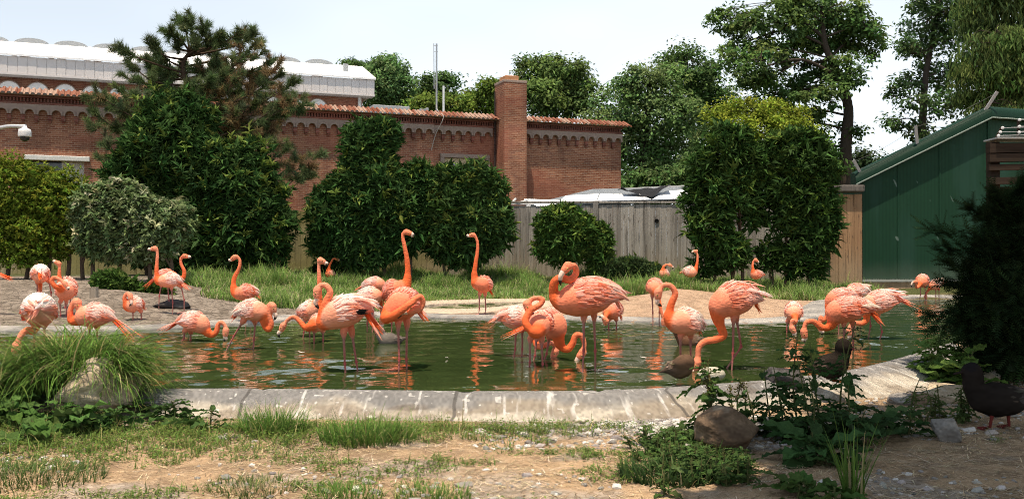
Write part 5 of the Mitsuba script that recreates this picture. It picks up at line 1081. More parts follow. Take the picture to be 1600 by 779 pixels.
# ------------------------------------------------------------------ ducks
def duck(label, base, body, neckpts, billp, cols, name='duck', legs=None, tailp=None, seed=0, group=None, wingcol=None):
    """base: a point; body: (front, back, radius) relative to it; all in metres"""
    key = thing(name, label, 'duck', group); b0 = np.asarray(base, float); R = lambda p: b0 + np.asarray(p, float)
    fr, bk, r = R(body[0]), R(body[1]), body[2]; bones = []
    for (t0, r0), (t1, r1) in zip([(0, .78), (.3, 1.0), (.65, .86)], [(.3, 1.0), (.65, .86), (1.0, .45)]): bones.append((lerp(fr, bk, t0), lerp(fr, bk, t1), r * r0, r * r1, .03))
    tp = R(tailp) if tailp is not None else bk + nz(bk - fr) * r; bones.append((bk, tp, r * .42, r * .12, .03))
    q = catmull([lerp(fr, bk, .08)] + [R(p) for p in neckpts], 4)
    rr = np.interp(np.linspace(0, 1, len(q)), [0, .3, 1], [r * .62, r * .36, r * .34])
    for i in range(len(q) - 1): bones.append((q[i], q[i + 1], rr[i], rr[i + 1], .04))
    hd = q[-1]; bt = R(billp); bd = nz(bt - hd); bones.append((hd - bd * r * .10, hd + bd * r * .18, r * .40, r * .33, .03))
    v, f = sdf_body(bones, .008); n_ = meshkit.fbm(v * np.array([22, 22, 40]), 3, seed)[:, None]
    t = np.clip(((v - fr) @ nz(bk - fr)) / np.linalg.norm(bk - fr), 0, 1)[:, None]; c = lerp(np.array(cols[0]), np.array(cols[1]), t) * (.6 + .8 * n_)
    hdm = (np.linalg.norm(v - hd, axis=1) < r * .55)[:, None]; c = np.where(hdm, np.array(cols[2]) * (.7 + .6 * n_), c)
    B = Bag(); B.add(v, f, np.clip(c, 0, .9))
    for L in legs or ():
        a, e = R(L[0]), R(L[1]); vv, ff = tube([a, lerp(a, e, .5), e], [.014, .009, .009], 7); B.add(vv, ff, cols[3])
        fw = nz(bd * [1, 1, 0]); s = np.array([-fw[1], fw[0], 0]); w = np.array([e + [0, 0, .012], e + fw * .06 + s * .035, e + fw * .07, e + fw * .06 - s * .035]); w = np.vstack([w, w - [0, 0, .01]])
        B.add(w, [[0, 2, 1], [0, 3, 2], [4, 5, 6], [4, 6, 7], [1, 2, 6], [1, 6, 5], [2, 3, 7], [2, 7, 6]], cols[3])
    put('body', B.mesh(), 'mat_rough', key, smooth=True, color=B.color())
    bq = np.array([hd + bd * r * .38, lerp(hd, bt, .62) + [0, 0, r * .02], bt]); vv, ff = tube(catmull(bq, 4), np.interp(np.linspace(0, 1, 9), [0, .5, .9, 1], [r * .19, r * .13, r * .12, r * .05]), 8)
    ctr_ = vv.mean(0); vv[:, 2] = (vv[:, 2] - np.interp(vv @ bd, sorted(bq @ bd), bq[np.argsort(bq @ bd), 2])) * .55 + np.interp(vv @ bd, sorted(bq @ bd), bq[np.argsort(bq @ bd), 2])
    put('bill', (vv, ff), 'mat_rough', key, smooth=True, color=np.full((len(vv), 3), cols[4]))
    es = nz(np.cross(bd, [0, 0, 1]))
    for sg in (1, -1):
        m = trimesh.creation.icosphere(1, r * .06); m.apply_translation(hd + bd * r * .12 + es * sg * r * .33 + [0, 0, r * .12]); put('eye', m, 'mat_semi', key, smooth=True, color=np.full((len(m.vertices), 3), .01))
    # folded wings
    rng = rng_(seed + 60); ax = nz(bk - fr); sd = nz(np.cross(ax, [0, 0, 1])); up = np.cross(sd, ax)
    for sg in (1, -1):
        n = 46; tt = rng.uniform(.12, .85, n); ph = np.radians(rng.uniform(12, 88, n)); rad = np.interp(tt, [0, .3, .65, 1], [.78, 1, .86, .45]) * r
        nn = np.cos(ph)[:, None] * up + np.sin(ph)[:, None] * sg * sd; p = fr + (bk - fr) * tt[:, None] + nn * (rad * 1.0)[:, None]
        cc = vary(rng, wingcol or cols[1], n, .35, .05); ll = r * rng.uniform(.55, .95, n)
        vv, ff, c2 = feather_batch(p, ax + nn * .08 - up * .05, nn, ll, ll * .3, rng.uniform(.02, .12, n), cc, np.clip(cc * 1.5, 0, .9)); put('wing', (vv, ff), 'mat_rough', key, color=c2)
    return key
DK = ((.022, .018, .016), (.028, .024, .021), (.018, .016, .017), (.16, .035, .03), (.03, .022, .02))
g = gz((1560 - 800) / F * 5.85, 5.85)
duck('large dark duck standing in shade on the ground at the right edge', [(1560 - 800) / F * 5.85, 5.85, g], ((-.10, 0, .175), (.17, .03, .165), .098), [(-.155, 0, .25), (-.15, 0, .31), (-.165, 0, .345)], (-.275, -.01, .325), DK, seed=1,
     legs=[((-.05, -.02, .09), (-.065, -.02, .01)), ((.07, .03, .09), (.075, .03, .01))], tailp=(.30, .04, .19), wingcol=(.055, .046, .04))
p = P(1062, 590, 7.0)
duck('brown mottled duck asleep on the rim next to the pale stone', [p[0], p[1], .055], ((.03, -.02, .07), (-.06, .02, .065), .066), [(.055, -.03, .12), (.02, -.05, .125), (-.01, -.06, .115)], (-.07, -.07, .10),
     ((.14, .085, .055), (.11, .075, .055), (.16, .10, .065), (.3, .15, .05), (.10, .09, .05)), seed=2, tailp=(-.14, .01, .04), wingcol=(.15, .11, .085))
p = P(1308, 575, 6.75)
duck('dark duck perched on the rim behind the tall weeds', [p[0], p[1] + .1, .05], ((.035, 0, .11), (-.07, .03, .09), .085), [(.07, 0, .19), (.075, -.01, .235), (.07, -.02, .25)], (.11, -.06, .235), ((.02, .016, .013), (.03, .024, .02), (.010, .014, .012), (.2, .08, .03), (.06, .05, .03)), seed=3,
     legs=[((0, 0, .05), (0, 0, .008)), ((-.02, .05, .05), (-.02, .05, .008))], tailp=(-.17, .05, .08))
p = P(1072, 540, 10.2)
duck('brown duck swimming behind the white-bodied flamingo\'s legs', [p[0], p[1], 0], ((-.02, 0, .03), (.14, .03, .035), .085), [(-.07, 0, .10), (-.085, 0, .15), (-.09, 0, .165)], (-.15, -.02, .15), ((.15, .075, .045), (.13, .10, .075), (.05, .045, .03), (.3, .12, .04), (.12, .10, .04)), seed=4, tailp=(.26, .05, .07))
p = P(604, 533, 10.4)
duck('grey duck swimming behind the flamingo that folds its neck across its chest', [p[0], p[1], 0], ((-.02, 0, .03), (.12, .02, .03), .075), [(-.06, 0, .08), (-.07, 0, .12), (-.075, 0, .13)], (-.13, -.02, .12), ((.17, .15, .13), (.12, .10, .085), (.08, .065, .05), (.3, .12, .04), (.06, .05, .03)), seed=5, tailp=(.22, .03, .06))
p = P(548, 427, 22.3)
duck('black bird sitting in the bank grass before the mossy fence', [p[0], p[1], gz(p[0], p[1]) + .02], ((-.06, 0, .16), (.12, .02, .15), .085), [(-.10, 0, .24), (-.10, 0, .30), (-.11, 0, .33)], (-.19, -.01, .32), DK, name='black_bird', seed=6, tailp=(.26, .03, .17))

# ------------------------------------------------------------------ rocks
def rock_fn(ca, cb_, lich=(.45, .44, .40)):
    def fn(p, n, uv):
        g = fbm(p.x * 7, p.y * 7, p.z * 12, 4); c = mix(ca, cb_, smoothstep(.3, .7, g))
        c = mix(c, mi.Color3f(*lich), smoothstep(.6, .72, fbm(p.x * 13, p.y * 13, p.z * 13 + 9, 3)) * .5)
        return c * mi.Color3f(.75 + .5 * noise(p.x * 80, p.y * 80, p.z * 80))
    return {'type': 'bumpmap', 'bump': proc(lambda p, n, uv: fbm(p.x * 30, p.y * 30, p.z * 45, 4), eps=.003), 'scale': .012, 'bsdf': two({'type': 'diffuse', 'reflectance': proc(fn)})}
scene['mat_rock_brown'] = rock_fn([.20, .145, .10], [.32, .245, .18])
scene['mat_rock_umber'] = rock_fn([.10, .07, .048], [.21, .15, .10], (.27, .24, .19))
scene['mat_rock_grey'] = rock_fn([.20, .185, .17], [.33, .31, .28])
scene['mat_rock_dark'] = rock_fn([.045, .042, .042], [.085, .08, .078], (.14, .14, .135))
scene['mat_rock_tan'] = rock_fn([.36, .29, .20], [.48, .40, .29])
scene['mat_rock_pale'] = rock_fn([.50, .46, .36], [.62, .58, .48], (.7, .66, .56))
def rock(label, c, size, mat, seed, rotz=0., facets=16, rough=.10, tilt=0., round_=0., freq=2.2):
    rng = rng_(seed); pts = unit(rng, facets) * rng.uniform(.82, 1, (facets, 1)); m = trimesh.convex.convex_hull(pts) if round_ < .5 else trimesh.creation.icosphere(3)
    if round_ < .5:
        m = m.subdivide().subdivide().subdivide()
        trimesh.smoothing.filter_laplacian(m, iterations=1)
    v = np.array(m.vertices); v = v / np.abs(v).max(0); v = v * (1 + (meshkit.fbm(v * freq + seed, 4, seed)[:, None] - .5) * 2 * rough)
    v = v * np.array(size) / 2; ct, st = math.cos(tilt), math.sin(tilt); v = v @ np.array([[ct, 0, st], [0, 1, 0], [-st, 0, ct]]).T
    cz, sz = math.cos(rotz), math.sin(rotz); v = v @ np.array([[cz, -sz, 0], [sz, cz, 0], [0, 0, 1]]).T + np.asarray(c)
    return put('rock', (v, np.array(m.faces)), mat, smooth=True if round_ else 35, label=label, cat='rock')
def on(u, v, z=None):
    """the ground point seen at a pixel (the ground's own height, found by stepping)"""
    zz_ = -.10
    for _ in range(8):
        d = (ZC - zz_) * F / (v - HV); zz_ = gz((u - 800) / F * d, d)
    return np.array([(u - 800) / F * d, d, zz_])
g = on(1145, 712); rock('big brown boulder with a flat sunlit top below the pond rim', g + [0, .16, .10], (.36, .40, .27), 'mat_rock_umber', 3, .9, 18, .10)
g = on(1490, 690); rock('upright angular grey rock with a dark right face near the large duck', g + [0, .06, .06], (.19, .2, .20), 'mat_rock_grey', 5, .5, 14, .07)
g = on(1425, 632); rock('flat grey slab stone beside the foot of the concrete rim', g + [0, .12, .02], (.28, .26, .09), 'mat_rock_grey', 8, .1, 18, .06)
g = on(1458, 640); rock('small mossy rock behind the flat grey slab', g + [0, .16, .04], (.17, .17, .16), 'mat_rock_brown', 13, .9, 16, .1)
g = on(1520, 636); rock('broad tan stone partly hidden by the large duck\'s neck', g + [0, .35, .03], (.50, .30, .16), 'mat_rock_tan', 10, .0, 20, .08)
g = on(1555, 602); rock('pale rounded stone under the yew just above the large duck\'s head', g + [-.04, .05, .05], (.20, .18, .16), 'mat_rock_tan', 11, .2, 24, .06)
g = on(1478, 612); rock('low tan stone between the rim end and the leafy green plant', g + [0, .1, .0], (.30, .22, .13), 'mat_rock_tan', 12, .4, 18, .08)
g = on(1590, 640); rock('tan stone behind the large duck\'s back', g + [0, .4, .03], (.32, .26, .15), 'mat_rock_tan', 15, .4, 18, .08)
p = P(1112, 590, 6.95); rock('smooth pale egg-shaped stone lying on the rim', [p[0], p[1] + .02, .085], (.20, .16, .105), 'mat_rock_pale', 14, .1, 40, .03, 0, 1., 1.2)
p = P(1230, 592, 6.9); rock('dark wet wedge-shaped rock on the rim left of the perched duck', [p[0], p[1] + .08, .045], (.36, .26, .20), 'mat_rock_dark', 17, .1, 14, .10, .12)
p = P(148, 606, 6.24); rock('layered tan boulder holding up the sedge clump', p, (.62, .44, .40), 'mat_rock_tan', 19, -.2, 22, .15, -.1, 0, 3.5)
p = on(1290, 690); rock('low grey stone at the foot of the dense weeds', p + [0, .1, .01], (.22, .16, .08), 'mat_rock_grey', 23, .4, 16, .08)
p = P(617, 462, 18.9); 
for (u, v, s, lab) in ((733, 492, .13, 'small grey stone on the concrete spit by the lone flamingo\'s feet'), (910, 660, .09, 'pale pebble-sized rock at the rim foot above the gravel patch'), (580, 655, .07, 'small whitish rock in the weeds below the rim')):
    g = on(u, v); rock(lab, g + [0, 0, s * .2], (s, s * .8, s * .5), 'mat_rock_pale' if u > 800 or u < 600 else 'mat_rock_grey', int(u), .3, 18, .06)
pp = on(146, 474); pst = thing('marker_post', 'short grey wooden post on the left shore in front of the low bright bush', 'post')
pd = 15.4; px_ = (147 - 800) / F * pd; put('stake', solid(*chamfer(px_ - .055, px_ + .055, pd - .05, pd + .05, 0, ZC - 50 * pd / F, .012)), 'mat_fence_grey', pst)
put('top', solid(*chamfer(px_ - .058, px_ + .058, pd - .053, pd + .053, ZC - 50 * pd / F + .002, ZC - 48.6 * pd / F, .006)), 'mat_fence_grey', pst)
# boulders in the shrub shade on the left bank
for (u, v, s, lab) in ((262, 447, .55, 'dark low boulder in the shade behind the pale shore flamingo'), (155, 462, .5, 'dark flat boulder under the low bright bush')):
    g = on(u, v); rock(lab, g + [0, .2, .05], (s, s * .6, s * .4), 'mat_rock_dark', int(u) + 1, .2, 18, .1)

# ------------------------------------------------------------------ loose stones, straw, grass and weeds of the foreground
def region(rng, n, x0, x1, y0, y1): return rng.uniform(x0, x1, n), rng.uniform(y0, y1, n)
def not_pool(x, y, m=.40):
    return (sdist(pool, x, y) > m)
def gravel():
    rng = rng_(71); ico = trimesh.creation.icosphere(0); tv, tf = np.array(ico.vertices), np.array(ico.faces); V, Fc, Cc, n0 = [], [], [], 0
    X, Y = [], []
    x, y = rng.normal(.95, .42, 2600), rng.normal(5.95, .17, 2600); X.append(x); Y.append(y)
    x, y = region(rng, 2600, -3.6, 3.8, 4.0, 6.3); k = meshkit.fbm(np.stack([x * 1.1, y * 1.4, x * 0], 1), 3, 9) > .50; X.append(x[k]); Y.append(y[k])
    x, y = region(rng, 1500, 2.2, 4.6, 5.5, 8.3); X.append(x); Y.append(y)
    x, y = region(rng, 900, -.2, 1.8, 5.2, 6.1); X.append(x); Y.append(y)
    x = np.concatenate(X); y = np.concatenate(Y); ok = not_pool(x, y); x, y = x[ok], y[ok]; n = len(x)
    s = .008 * np.exp(rng.normal(.15, .5, n)); s = np.clip(s, .004, .034); z = ground_z(x, y)
    v = tv[None] * (1 + rng.uniform(-.3, .3, (n, len(tv), 1))) * (s[:, None] * np.stack([rng.uniform(.8, 1.5, n), rng.uniform(.8, 1.3, n), rng.uniform(.45, .8, n)], 1))[:, None]
    a = rng.uniform(0, 6.28, n); c_, s_ = np.cos(a)[:, None], np.sin(a)[:, None]; v = np.stack([v[..., 0] * c_ - v[..., 1] * s_, v[..., 0] * s_ + v[..., 1] * c_, v[..., 2]], -1) + np.stack([x, y, z + s * .15], 1)[:, None]
    col = vary(rng, (.33, .31, .285), n, .35, .022); w = rng.random(n) < .14; col[w] = (.62, .60, .56)
    put('gravel', (v.reshape(-1, 3), (tf[None] + (np.arange(n) * len(tv))[:, None, None]).reshape(-1, 3)), 'mat_rough', color=np.repeat(col, len(tv), 0), label='loose grey gravel scattered below the pond rim', cat='gravel', kind='stuff')
gravel()
def straw():
    rng = rng_(72); x, y = region(rng, 30000, -3.2, 3.6, 3.9, 6.2)
    k = not_pool(x, y, .45) & (rng.random(len(x)) < .25 + 1.3 * sstep(.42, .62, meshkit.fbm(np.stack([x * 1.6, y * 2.2, x * 0], 1), 3, 12))); x, y = x[k], y[k]; n = len(x)
    base = np.stack([x, y, ground_z(x, y) + .004], 1); th = rng.uniform(1.35, 1.62, n)
    col = vary(rng, (.50, .39, .25), n, .3, .05); w = rng.random(n) < .08; col[w] = (.68, .60, .48); dk = rng.random(n) < .2; col[dk] *= .45
    v, f, c = blades(base, rng.uniform(0, 6.28, n), rng.uniform(.025, .10, n), rng.uniform(.002, .0045, n), th, th + rng.uniform(-.15, .25, n), col, 2)
    put('straw', (v, f), 'mat_rough', color=c, label='dry straw and clippings strewn over the foreground dirt', cat='straw', kind='stuff')
straw()
def short_grass():
    rng = rng_(73); B = Bag()
    # tufts: (u, v, spread m, blades, length)
    spots = []
    x, y = region(rng, 5200, -3.5, 3.2, 4.0, 6.2)
    # a weedy belt along the rim foot, thinner patches nearer the camera
    yr = np.interp(x, [-3.5, -2.2, -1, 0, .7, 1.0, 1.6, 3.2], [5.95, 5.95, 5.95, 5.92, 5.85, 5.75, 5.5, 5.6]); lo = np.interp(x, [-3.5, -2.6, -1.6, -.6, .2, .5, .9, 3.2], [5.0, 5.0, 5.2, 5.45, 5.55, 5.75, 5.70, 5.6])
    belt = (y < yr) & (y > lo + .12 * rng.normal(size=len(x)))
    patch = (meshkit.fbm(np.stack([x * 1.5, y * 2.4, x * 0], 1), 3, 31) > .575) & (y < 5.2) & (x < .6) & (rng.random(len(x)) < .6)
    k = (belt | patch) & not_pool(x, y, .34); x, y = x[k], y[k]; b = belt[k]
    per = 9; n = len(x) * per; X = np.repeat(x, per) + rng.normal(0, .022, n); Y = np.repeat(y, per) + rng.normal(0, .022, n); hb = np.repeat(np.where(b, .050, .028), per)
    base = np.stack([X, Y, ground_z(X, Y) - .003], 1); col = vary(rng, (.125, .19, .05), n, .25, .09); br = rng.random(n) < .14; col[br] = vary(rng, (.34, .29, .13), int(br.sum()), .2, .05)
    B.add(*blades(base, rng.uniform(0, 6.28, n), hb * np.exp(rng.normal(0, .4, n)), rng.uniform(.0025, .005, n), rng.uniform(.1, .6, n), rng.uniform(.5, 1.6, n), col, 3, col * 1.25))
    # small broad leaves (clover, knotweed) between the blades
    m = len(x) * 13; X = np.repeat(x, 13) + rng.normal(0, .035, m); Y = np.repeat(y, 13) + rng.normal(0, .035, m); p = np.stack([X, Y, ground_z(X, Y) + rng.uniform(.004, .05, m) * np.repeat(np.where(b, 1, .5), 13)], 1)
    nr = unit(rng, m) * .5 + [0, 0, 1]; B.add(*leaves(CARD, p, np.cross(nr, unit(rng, m)), nr, rng.uniform(.012, .026, m), .010, vary(rng, (.135, .20, .05), m, .25, .08)))
    put('foreground_grass', B.mesh(), 'mat_leaf', color=B.color(), label='short weedy grass along the rim foot and in patches on the dirt', cat='grass', kind='stuff')
short_grass()
def tussock(label, u, v, spread, n, L, W, col, lean=(.2, 1.5), seed=0, name='grass_tuft', cat='grass tuft', dry=.08):
    rng = rng_(seed); g = on(u, v); a = rng.uniform(0, 6.28, n); rr = spread * np.sqrt(rng.random(n)); x = g[0] + rr * np.cos(a); y = g[1] + rr * np.sin(a) * .8
    base = np.stack([x, y, ground_z(x, y) - .004], 1); c = vary(rng, col, n, .22, .07); k = rng.random(n) < dry; c[k] = vary(rng, (.36, .31, .16), int(k.sum()), .2, .05)
    th0 = rng.uniform(0, .5, n); vv, f, cc = blades(base, a + rng.normal(0, .9, n), L * np.exp(rng.normal(0, .25, n)), W, th0, th0 + rng.uniform(*lean, n), c, 4, c * 1.3)
    return put(name, (vv, f), 'mat_leaf', color=cc, label=label, cat=cat)
GR = (.10, .18, .04)
tussock('bright grass tuft below the rim near the sedge clump\'s right side', 425, 676, .19, 700, .13, .005, GR, seed=81)
tussock('broad grass tuft in the middle of the weedy belt', 575, 688, .26, 800, .12, .005, GR, seed=82)
tussock('thin grass tuft at the bottom edge of the dirt, centre left', 540, 775, .17, 420, .05, .004, GR, seed=83)
tussock('small dry grass tuft at the bottom edge left of the gravel', 395, 765, .20, 380, .045, .004, (.09, .13, .04), seed=84, dry=.2)
tussock('short grass tuft at the bottom edge right of the centre', 680, 775, .17, 340, .05, .004, GR, seed=85)
tussock('grass patch in the bottom left corner', 40, 745, .36, 900, .06, .0045, (.08, .125, .04), seed=86, dry=.15)
tussock('dim grass patch in front of the big brown boulder', 1075, 712, .22, 420, .07, .006, (.06, .105, .03), seed=87)
tussock('tall thin seedling blades at the bottom right of the path', 1330, 775, .05, 46, .24, .008, (.08, .14, .03), (.05, .5), seed=88)
tussock('low shaded weeds left of the leaning tall weed', 1040, 745, .22, 700, .07, .008, (.05, .09, .03), seed=89)

# the sedge clump on its boulder: long arching blades
def sedge():
    rng = rng_(91); t = thing('sedge_clump', 'big arching sedge clump draped over the tan boulder at the pond rim', 'sedge')
    c0 = P(140, 572, 6.42); B = Bag(); n = 5600
    a = rng.uniform(0, 6.28, n); bx = np.minimum(c0[0] - .12 + rng.normal(0, .34, n), c0[0] + .26 - .08 * rng.random(n)); by = c0[1] + rng.normal(0, .13, n); bz = c0[2] - .10 - .35 * ((bx - c0[0]) / .75) ** 2 + rng.normal(0, .03, n)
    az = np.arctan2(np.sin(a) - .25, np.cos(a) * 1.1 + (bx - c0[0]) * 1.6 + .15); c = vary(rng, (.12, .21, .045), n, .25, .08); k = rng.random(n) < .10; c[k] = vary(rng, (.38, .33, .17), int(k.sum()), .2, .05); dk = rng.random(n) < .25; c[dk] *= .6
    th0 = rng.uniform(.0, .75, n)
    front = (np.sin(az) < -.1) & (np.abs(bx + .4 * np.cos(az) - c0[0] - .03) < .24); keep = ~front | (rng.random(n) < .32)
    s = lambda q: q[keep]
    B.add(*blades(np.stack([bx, by, bz], 1)[keep], s(az), s(rng.uniform(.34, .70, n) * (1 - .28 * sstep(c0[0], c0[0] + .3, bx))), s(rng.uniform(.006, .011, n)), s(th0), s(th0 + rng.uniform(1.3, 2.5, n)), c[keep], 7, c[keep] * 1.35))
    put('blades', B.mesh(), 'mat_leaf', t, color=B.color(), kind='stuff')
    m = 240; a2 = rng.uniform(0, 6.28, m); p = np.stack([c0[0] + .55 * np.cos(a2) * rng.random(m), c0[1] + .18 * np.sin(a2), np.full(m, c0[2] - .32)], 1)
    v, f, cc = blades(p, a2, rng.uniform(.15, .35, m), .007, rng.uniform(.3, 1., m), rng.uniform(1.2, 2.4, m), vary(rng, (.30, .25, .12), m, .2, .05), 4); put('dead_blades', (v, f), 'mat_rough', t, color=cc, kind='stuff')
sedge()

def weed(label, u, v, hgt, n_leaf, leaf, W, col, seed, lean=(0, 0), stems=1, spread=.05, name='tall_weed', seedhead=False, cat='weed', droop=.3, lowbig=1.0):
    rng = rng_(seed); t = thing(name, label, cat); g = on(u, v); Bl = Bag(); Bs = Bag(); Bh = Bag()
    for k in range(stems):
        b = g + [rng.normal(0, spread), rng.normal(0, spread), -.01]; b[2] = gz(b[0], b[1]) - .01; H = hgt * rng.uniform(.65, 1.05) if k else hgt
        top = b + [lean[0] * H + rng.normal(0, .12) * H, lean[1] * H + rng.normal(0, .1) * H, H]; q = catmull([b, lerp(b, top, .5) + rng.normal(0, .05, 3) * H, top], 7)
        Bs.add(*tube(q, np.linspace(.007, .0025, len(q)), 6), c=(.09, .10, .04))
        n = n_leaf; s = rng.uniform(.06, .98, n) ** 1.1; p = q[np.clip((s * (len(q) - 1)).astype(int), 0, len(q) - 1)]; a = rng.uniform(0, 6.28, n)
        ax = np.stack([np.cos(a), np.sin(a), rng.uniform(-.2, .8, n) - droop], 1); L = leaf * (1.25 * lowbig - .75 * s * lowbig) * np.exp(rng.normal(0, .25, n)); off = nz(ax) * (L * .25)[:, None]
        for i in range(n): Bs.add(*tube(np.array([p[i], p[i] + off[i] * .6, p[i] + off[i]]), .0022, 4, False), c=(.09, .10, .04))
        Bl.add(*leaves(WLEAF, p + off, ax, np.tile([0, 0, 1.0], (n, 1)) + unit(rng, n) * .35, L, L * W, vary(rng, col, n, .2, .06)))
        put('stem', Bs.mesh(), 'mat_bark', t, color=Bs.color()); Bs = Bag()
        if seedhead:
            m = 90; s = rng.uniform(.55, 1, m); p = q[np.clip((s * (len(q) - 1)).astype(int), 0, len(q) - 1)] + rng.normal(0, .012, (m, 3)); Bh.add(*leaves(CARD, p, unit(rng, m), unit(rng, m), .014, .010, vary(rng, (.10, .085, .035), m, .3, .08)))
    put('leaves', Bl.mesh(), 'mat_leaf', t, color=Bl.color(), kind='stuff')
    if seedhead: put('seed_head', Bh.mesh(), 'mat_rough', t, color=Bh.color(), kind='stuff')
    return t
def wavy_leaf():
    v, f = [], []; xs_ = [0, .12, .3, .5, .7, .87, 1.0]; ws = [.03, .34, .5, .46, .34, .18, .0]
    for i, (x, w) in enumerate(zip(xs_, ws)):
        z = -.30 * x * x; v += [[x, w, z + .06 * (-1) ** i + .05], [x, 0, z], [x, -w, z + .06 * (-1) ** (i + 1) + .05]]
    for i in range(6):
        k = 3 * i; f += [[k, k + 1, k + 4], [k, k + 4, k + 3], [k + 1, k + 2, k + 5], [k + 1, k + 5, k + 4]]
    return np.array(v), np.array(f)
WLEAF = wavy_leaf()
DKG = (.05, .10, .035)
for k_, (u_, v_) in enumerate(((1030, 700), (1065, 722), (1095, 735), (1130, 725), (1060, 690), (1110, 748))):
    weed(('low leafy weeds in the shade %s' % ('beside the gravel patch', 'in front of the boulder\'s left side', 'directly in front of the boulder', 'at the boulder\'s right foot', 'between gravel and boulder', 'nearest the picture\'s lower edge by the boulder')[k_]), u_, v_, .11, 16, .055, .5, (.075, .13, .04), 120 + k_, (0, 0), 16, .10, name='ground_weed', droop=.05)
weed('leaning tall weed with large leaves and seed spikes in front of the pale stone', 1115, 690, .46, 26, .12, .6, (.075, .14, .04), 101, (-.05, .25), 3, .03, seedhead=True)
weed('dense tall weed standing before the perched dark duck', 1312, 690, .66, 40, .12, .45, DKG, 102, (.03, .1), 5, .07)
weed('bushy dark weed at the left of the dense weed group', 1225, 690, .40, 30, .11, .45, DKG, 103, (-.1, .05), 5, .09)
weed('low broad-leaved dock spreading at the weed group\'s foot', 1262, 722, .15, 16, .14, .55, DKG, 104, (0, 0), 4, .08, name='dock_plant', droop=.05)
weed('large-leaved dock right of the dense weed group', 1345, 700, .20, 15, .14, .55, (.06, .115, .045), 105, (.1, 0), 4, .09, name='dock_plant', droop=.05)
weed('dock with few upright leaves by the flat grey slab', 1405, 680, .16, 14, .14, .5, DKG, 106, (0, 0), 3, .06, name='dock_plant', droop=.0)
weed('bright broad-leaved burdock at the yew\'s foot by the water', 1490, 600, .30, 26, .20, .65, (.12, .21, .05), 107, (0, 0), 4, .14, name='burdock', droop=.0, cat='plant')
weed('fine-leaved bright plant climbing in front of the yew\'s left edge', 1478, 590, .50, 60, .07, .5, (.13, .20, .05), 108, (-.05, 0), 6, .10, name='leafy_plant', cat='plant')
weed('dark dry seed stalks rising against the rim beside the boulder', 1160, 668, .30, 6, .05, .3, (.06, .06, .03), 109, (-.05, .2), 3, .03, name='dry_stalk', seedhead=True)
weed('wispy weed on the stony ground before the rim\'s right end', 1420, 655, .26, 22, .07, .25, (.10, .14, .05), 110, (.1, .1), 3, .05)
weed('weedy sprig between the slab and the large duck', 1500, 655, .22, 40, .06, .35, (.08, .12, .04), 111, (0, .1), 5, .12)
weed('broad green weed at the left foot of the sedge clump', 70, 668, .20, 20, .16, .5, (.08, .15, .04), 112, (0, 0), 6, .22, name='dock_plant', droop=.1)
weed('leafy weeds under the hanging tips of the sedge clump', 170, 668, .16, 18, .12, .5, (.07, .135, .04), 113, (0, 0), 7, .22, name='dock_plant', droop=.1)
weed('dark leafy weeds in the left corner below the sedge clump', 15, 660, .24, 26, .13, .45, (.07, .13, .035), 114, (0, 0), 8, .25)
weed('low rosette weed beside the seedling blades at the bottom right', 1275, 775, .08, 14, .12, .5, (.07, .125, .035), 115, (0, 0), 3, .05, name='dock_plant', droop=.0)

# ------------------------------------------------------------------ the yew at the right and the shade tree that stands outside the picture
def yew():
    rng = rng_(95); d = 8.0; t = thing('yew', 'dark yew with fingered branches shading the right edge of the pond', 'shrub')
    bl = [blob3(b_[0] + 14, b_[1], b_[2] * .82, b_[3] * .82, *b_[4:]) for b_ in ((1600, 420, 82, 85, d, .5), (1572, 350, 38, 40, d, .3), (1645, 340, 70, 60, d, .5), (1535, 465, 40, 48, d - .1, .35), (1598, 520, 82, 62, d, .5), (1552, 545, 42, 38, d - .1, .35), (1530, 400, 26, 22, d, .2), (1515, 505, 26, 26, d, .25))]
    p, o, lev = crown_points(rng, bl, 15000, .55, 1.08, back=.6, rough=.35, skip=.6, freq=3)
    fing = []
    for (u0, v0, u1, v1) in ((1540, 380, 1450, 356), (1530, 400, 1462, 385), (1545, 345, 1512, 322), (1560, 330, 1550, 300), (1530, 450, 1468, 440), (1520, 480, 1450, 492), (1525, 500, 1452, 515), (1590, 310, 1600, 285), (1520, 430, 1480, 410)):
        a, b = P(u0, v0, d), P(u1, v1, d - .25); s = rng.random((70, 1)); q = a + (b - a) * s + rng.normal(0, .035, (70, 3)) * (1.2 - s); fing.append((q, np.tile(nz(b - a), (70, 1))))
    pp = np.vstack([p] + [x[0] for x in fing]); ax = np.vstack([o * .8 + rng.normal(0, .5, o.shape) + [-.15, 0, .1]] + [x[1] + rng.normal(0, .35, x[1].shape) for x in fing])
    n = len(pp); v, f, c = leaves(SPRAY, pp, ax, np.tile([0, -.3, 1.0], (n, 1)) + unit(rng, n) * .5, rng.uniform(.10, .19, n), rng.uniform(.07, .11, n), vary(rng, (.028, .050, .020), n, .25, .08))
    put('crown', (v, f), 'mat_leaf', t, color=c, kind='stuff')
    B = Bag(); g = on(1590, 612)
    for k in range(5):
        b = bl[k]; limb(B, [[g[0] + rng.normal(0, .08), d, g[2] - .05], lerp(np.array([g[0], d, g[2]]), b[0], .5), b[0]], .035, .012, (.07, .05, .04), 6)
    put('trunk', B.mesh(), 'mat_bark', t, color=B.color())
yew()
